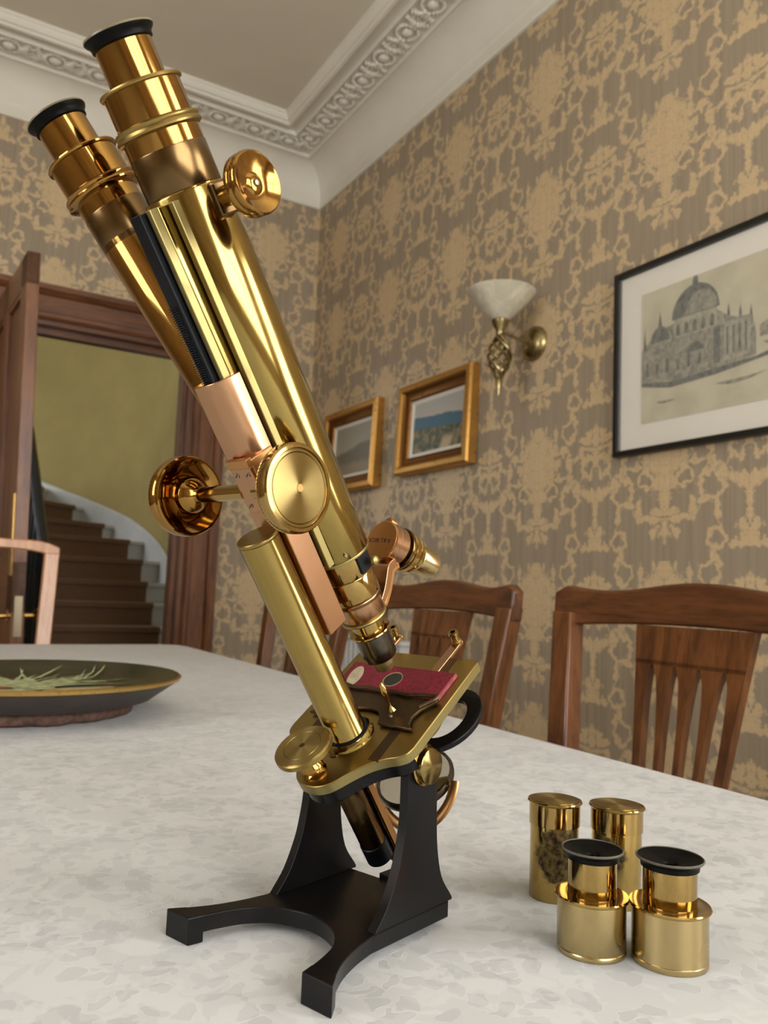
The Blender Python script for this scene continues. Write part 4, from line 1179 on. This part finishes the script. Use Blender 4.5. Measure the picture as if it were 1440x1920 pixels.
# nose: prism box, adapter, objective
lath([(0, .0525), (.0150, .0525), (.0152, .0530), (.0152, .0655), (.0150, .0660), (.0156, .0664), (.0160, .0670), (.0160, .0790), (0, .0790)], 'prism_box', BRASS, seg=96)
ps = part(MB(R('Z', 4)).box(.0148, .0166, -.0050, .0055, .0678, .0782), 'prism_slider', RACK_BLACK, smooth=0, bevel=.0003)
part(MB(R('Z', 4)).lathe([(0, 0), (.0014, 0), (.0016, .0020), (.0028, .0034), (.0026, .0052), (.0012, .0062), (0, .0063)], 20, align((.0164, .0035, .0715), (1, 0, 0))), 'slider_knob', BRASS_PALE, ps)
part(MB(R('Z', -20)).lathe([(0, 0), (.0012, 0), (.0010, .0006), (0, .0007)], 12, align((.0178, -.0035, .0835), (1, 0, 0))), 'set_screw', STEEL)
no = lath([(0, .0385), (.0128, .0385), (.0132, .0390), (.0134, .0490), (.0146, .0494), (.0148, .0500), (.0148, .0510), (.0146, .0516), (.0140, .0520), (.0140, .0528), (0, .0528)], 'nosepiece_collar', GUN)
part(MB().lathe([(.0140, .0492), (.0150, .0495), (.0151, .0502), (.0150, .0510), (.0140, .0513)], 140, knurl=(1, 2, 3), closed=True, amp=.012), 'milled_ring', BRASS_BROWN, no)
lath([(0, .0365), (.0128, .0365), (.0137, .0369), (.0140, .0377), (.0137, .0385), (.0128, .0389), (0, .0389)], 'objective_flange', BRASS_PALE)
ob = lath([(0, .0265), (.0093, .0265), (.0093, .0370), (0, .0370)], 'objective_neck', BRASS)
part(MB().lathe([(0, .0262), (.0112, .0262), (.0121, .0266), (.0124, .0273), (.0121, .0280), (.0108, .0284), (0, .0284)], 96), 'neck_flange', BRASS, ob)
bb = lath([(0, .0085), (.0070, .0085), (.0097, .0088), (.0101, .0094), (.0104, .0160), (.0105, .0265), (0, .0265)], 'objective_barrel', STEEL_DARK)
part(MB().lathe([(0, -.0005), (.0046, -.0005), (.0056, .0002), (.0062, .0040), (.0066, .0042), (.0068, .0088), (0, .0088)], 64), 'objective_tip', BRASS_PALE, bb)
# second arm of the double nosepiece
DC = Vector((0, .0372, .0645)); DD = Vector((.06, .63, -.775)).normalized()
FD = align(DC, DD)
disc = part(MB(FD).lathe([(0, -.0012), (.0118, -.0012), (.0126, -.0006), (.0126, .0034), (.0124, .0036), (.0126, .0038), (.0126, .0105), (.0118, .0112), (0, .0112)], 80), 'nosepiece_carrier', GUN)
part(MB(FD).lathe([(0, -.0016), (.0118, -.0016), (.0118, -.0011), (0, -.0011)], 72), 'dust_plate', GUN_DARK, disc)
# arm plates from collar to carrier
arm_c = [(.0100, .0395), (.0170, .0440), (.0225, .0490), (.0270, .0530), (.0330, .0530)]
def ribbon(c, w0, w1, x0, x1):
    P = [Vector((p[0], p[1])) for p in arc_pts(c, 4)]
    L, Rr = [], []
    for i, p in enumerate(P):
        d = (P[min(i+1, len(P)-1)]-P[max(i-1, 0)]).normalized(); n_ = Vector((-d.y, d.x))
        w_ = w0+(w1-w0)*i/(len(P)-1)
        L.append(p+n_*w_); Rr.append(p-n_*w_)
    poly = [(q.x, q.y) for q in L]+[(q.x, q.y) for q in reversed(Rr)]
    return MB(Matrix(((0, 0, 1, 0), (1, 0, 0, 0), (0, 1, 0, 0), (0, 0, 0, 1)))).prism(poly, x0, x1)
part(ribbon(arm_c, .0020, .0026, -.0085, .0085), 'nosepiece_arm', GUN, smooth=40, bevel=.0004)
part(ribbon([(q[0]+.0022, q[1]-.0036) for q in arm_c], .0014, .0020, -.0075, .0075), 'nosepiece_arm', GUN_DARK, smooth=40, bevel=.0004)
part(MB(FD).lathe([(0, 0), (.0030, 0), (.0034, .0010), (.0034, .0050), (0, .0050)], 16, T(0, 0, 0) @ T(0, .0118, .0)), 'latch', GUN_DARK, disc)
o2 = part(MB(FD).lathe([(0, .0110), (.0110, .0110), (.0110, .0130), (.0132, .0132), (.0134, .0138), (.0134, .0148), (.0130, .0152), (0, .0152)], 80), 'objective_flange', BRASS_BROWN)
part(MB(FD).lathe([(0, .0150), (.0122, .0150), (.0122, .0175), (.0128, .0178), (.0129, .0186), (.0126, .0192), (.0118, .0194), (.0116, .0232), (.0122, .0236), (.0122, .0250), (.0108, .0262), (0, .0262)], 80), 'objective_body', BRASS, o2)
part(MB(FD).lathe([(0, .0260), (.0088, .0260), (.0088, .0300), (.0086, .0303), (.0088, .0306), (.0088, .0450), (.0080, .0456), (.0060, .0452), (0, .0450)], 72), 'objective_nose', BRASS_SAT, o2)

def engraving(txt, size, M, name, m, parent):
    cu = bpy.data.curves.new(name, 'FONT'); cu.body = txt; cu.size = size; cu.align_x = 'CENTER'; cu.align_y = 'CENTER'
    cu.extrude = .00004
    t = bpy.data.objects.new(name, cu); COL.objects.link(t)
    dg = bpy.context.evaluated_depsgraph_get()
    me = bpy.data.meshes.new_from_object(t.evaluated_get(dg))
    bpy.data.objects.remove(t, do_unlink=True)
    me.transform(M)
    me.materials.clear(); me.materials.append(m)
    o = bpy.data.objects.new(name, me); COL.objects.link(o); o.parent = parent
    return o
INK = plain('engraved_black', (.015, .010, .006), .6, .1)
# letters lie on the dust plate, seen upside down from the camera side
zf = -DD
upv = (Vector((0, 0, -1)) - zf*Vector((0, 0, -1)).dot(zf)).normalized()
# horizontal of the image: reading direction runs right to left
xf = upv.cross(zf).normalized()
Mtx = Matrix(((xf.x, upv.x, zf.x, 0), (xf.y, upv.y, zf.y, 0), (xf.z, upv.z, zf.z, 0), (0, 0, 0, 1)))
engraving('R & J. BECK', .0036, Matrix.Translation(DC - DD*.00166 + xf*.0014) @ Mtx, 'engraved_lettering', INK, disc)

# ---- below the stage: tail tube, tailpiece, substage, mirror
part(MB(T(0, -.0615, 0)).lathe([(0, -.0905), (.0060, -.0905), (.0074, -.0890), (.0076, -.0780), (.0074, -.0775), (.0074, SB-.0150), (0, SB-.0150)], 56), 'tail_tube', BRASS_BROWN)
part(MB(T(0, -.0615, 0)).lathe([(.0074, -.0895), (.0079, -.0890), (.0079, -.0770), (.0074, -.0765)], 56, closed=True), 'tail_tube_end', RACK_BLACK)
tb = part(MB().box(-.0050, .0050, -.0535, -.0475, -.1020, SB-.0060), 'mirror_tailpiece', BRASS_BROWN, smooth=0, bevel=.0004)
part(MB().box(-.0022, .0022, -.0538, -.0472, -.1018, SB-.0065), 'tailpiece_rib', GUN_DARK, tb, smooth=0)
part(MB().box(.0050, .0058, -.0525, -.0485, -.1018, SB-.0065), 'tailpiece_rib', GUN_DARK, tb, smooth=0)
sub = lath([(0, -.0460), (.0190, -.0460), (.0205, -.0455), (.0208, -.0440), (.0205, -.0430), (.0195, -.0425), (.0195, -.0260), (.0205, -.0255), (.0205, SB-.0062), (0, SB-.0062)], 'substage_sleeve', BRASS_DULL)
part(MB().prism([(.0160+.0210*math.cos(a)*1.0+.018, -.004+.0260*math.sin(a)) for a in [math.radians(-100+i*11) for i in range(19)]] + [(.0160+.0120*math.cos(a)+.018, -.004+.0165*math.sin(a)) for a in [math.radians(98-i*11) for i in range(19)]], -.0330, -.0295), 'substage_handle', BLACK, smooth=40, bevel=.0005)
MC = Vector((-.002, -.0115, -.078))
mir = lath([(0, -.0030), (.0215, -.0030), (.0245, -.0020), (.0250, .0010), (.0245, .0028), (.0232, .0032), (.0228, .0018), (0, .0018)], 'mirror_cell', STEEL_DARK, F=T(*MC))
mg, nt, b = new_mat('mirror_glass'); setp(b, metal=1.0, rough=.06)
(x_, y_, z_), v_ = pos_xyz(nt)
n_ = noise(nt, v_, 90, 5, .7)
nt.links.new(mix(nt, n_.step(.62, .75)*.6, (.72, .72, .68), (.25, .23, .2)), b.inputs['Base Color'])
part(MB(T(*MC)).lathe([(0, .0018), (.0227, .0018), (.0227, .0022), (0, .0022)], 64), 'mirror_glass', mg, mir)
arcp = []
for i in range(25):
    a = math.radians(-98+i*196/24)
    arcp.append((MC.x+.0285*math.sin(a), MC.y-.0285*math.cos(a)*.78, MC.z-.0285*math.cos(a)*.62))
gim = part(MB().tube(arcp, .0032, 10, flat=.45), 'mirror_gimbal', GUN_DARK)
for s_ in (-1, 1):
    part(MB().lathe([(0, 0), (.0013, 0), (.0013, .0050), (0, .0050)], 12, align((MC.x+s_*.0240, MC.y, MC.z), (s_, 0, 0))), 'gimbal_pivot', STEEL, gim)
g0 = Vector(arcp[12]); g1 = Vector((0, -.0480, -.0975))
part(MB().tube([g0, g0+(g1-g0)*.5, g1], .0027, 12), 'mirror_stem', GUN_DARK, gim)

# ------------------------------------------------------------------ specimen slide on the stage
Mw = Mroot @ MBDY
sl = empty('specimen_slide', M=Mw @ T(.0010, .0005, SB))
tag(sl, 'crimson papered specimen slide with black scroll print lying on the brass stage', 'slide')
m, nt, b = new_mat('crimson_paper')
(x_, y_, z_), v_ = pos_xyz(nt)
sx_ = x_.abs()
dn = noise(nt, v_, 70, 3, .5)
wv = (((sx_-.0215)*(sx_-.0215)+y_*y_).sqrt()*1100.0+noise(nt, vec(nt, sx_, y_, 0.0), 260, 2, .5)*11.0).sin()
sc_ = noise(nt, vec(nt, sx_, y_, 0.0), 210, 2, .4, 2.0)
fl = ((wv.abs()-.0).step(.0, .45)*-1.0+1.0).max(((sc_-.5).abs().step(.012, .03)*-1.0+1.0)*.8)
nt.links.new(mix(nt, fl.clamp()*.85, (.20, .010, .024), (.030, .004, .008)), b.inputs['Base Color'])
setp(b, rough=.45, spec=.4)
HSL = .0030
MB().box(-.0385, .0385, -.0118, .0118, .0003, HSL).build('slide_body', m, sl, smooth=0, bevel=.0003)
edge = plain('slide_worn_edge', (.34, .07, .08), .6, .4, 200)
MB().box(-.0387, .0387, -.0120, .0120, .0002, HSL-.0006).build('worn_edge', edge, sl, smooth=0)
MB(Matrix.Diagonal((1, .98, 1, 1))).lathe([(0, HSL), (.0058, HSL), (.0058, HSL+.00015), (0, HSL+.00015)], 32).build('specimen_cell', plain('cell_dark_glass', (.015, .018, .012), .15, .3, 200), sl)
MB(Matrix.Diagonal((1, 1, 1, 1))).lathe([(.0056, HSL), (.0062, HSL+.0001), (.0066, HSL+.0002), (.0066, HSL)], 32, closed=True).build('cell_ring', plain('cell_ring_buff', (.33, .20, .12), .6, .3, 200), sl)
MB(T(-.0290, -.001, 0) @ R('Z', 14) @ Matrix.Diagonal((.55, 1.05, 1, 1))).lathe([(0, HSL), (.0088, HSL), (.0088, HSL+.0002), (0, HSL+.0002)], 32).build('paper_label', plain('label_paper', (.46, .38, .25), .8, .2, 150), sl)
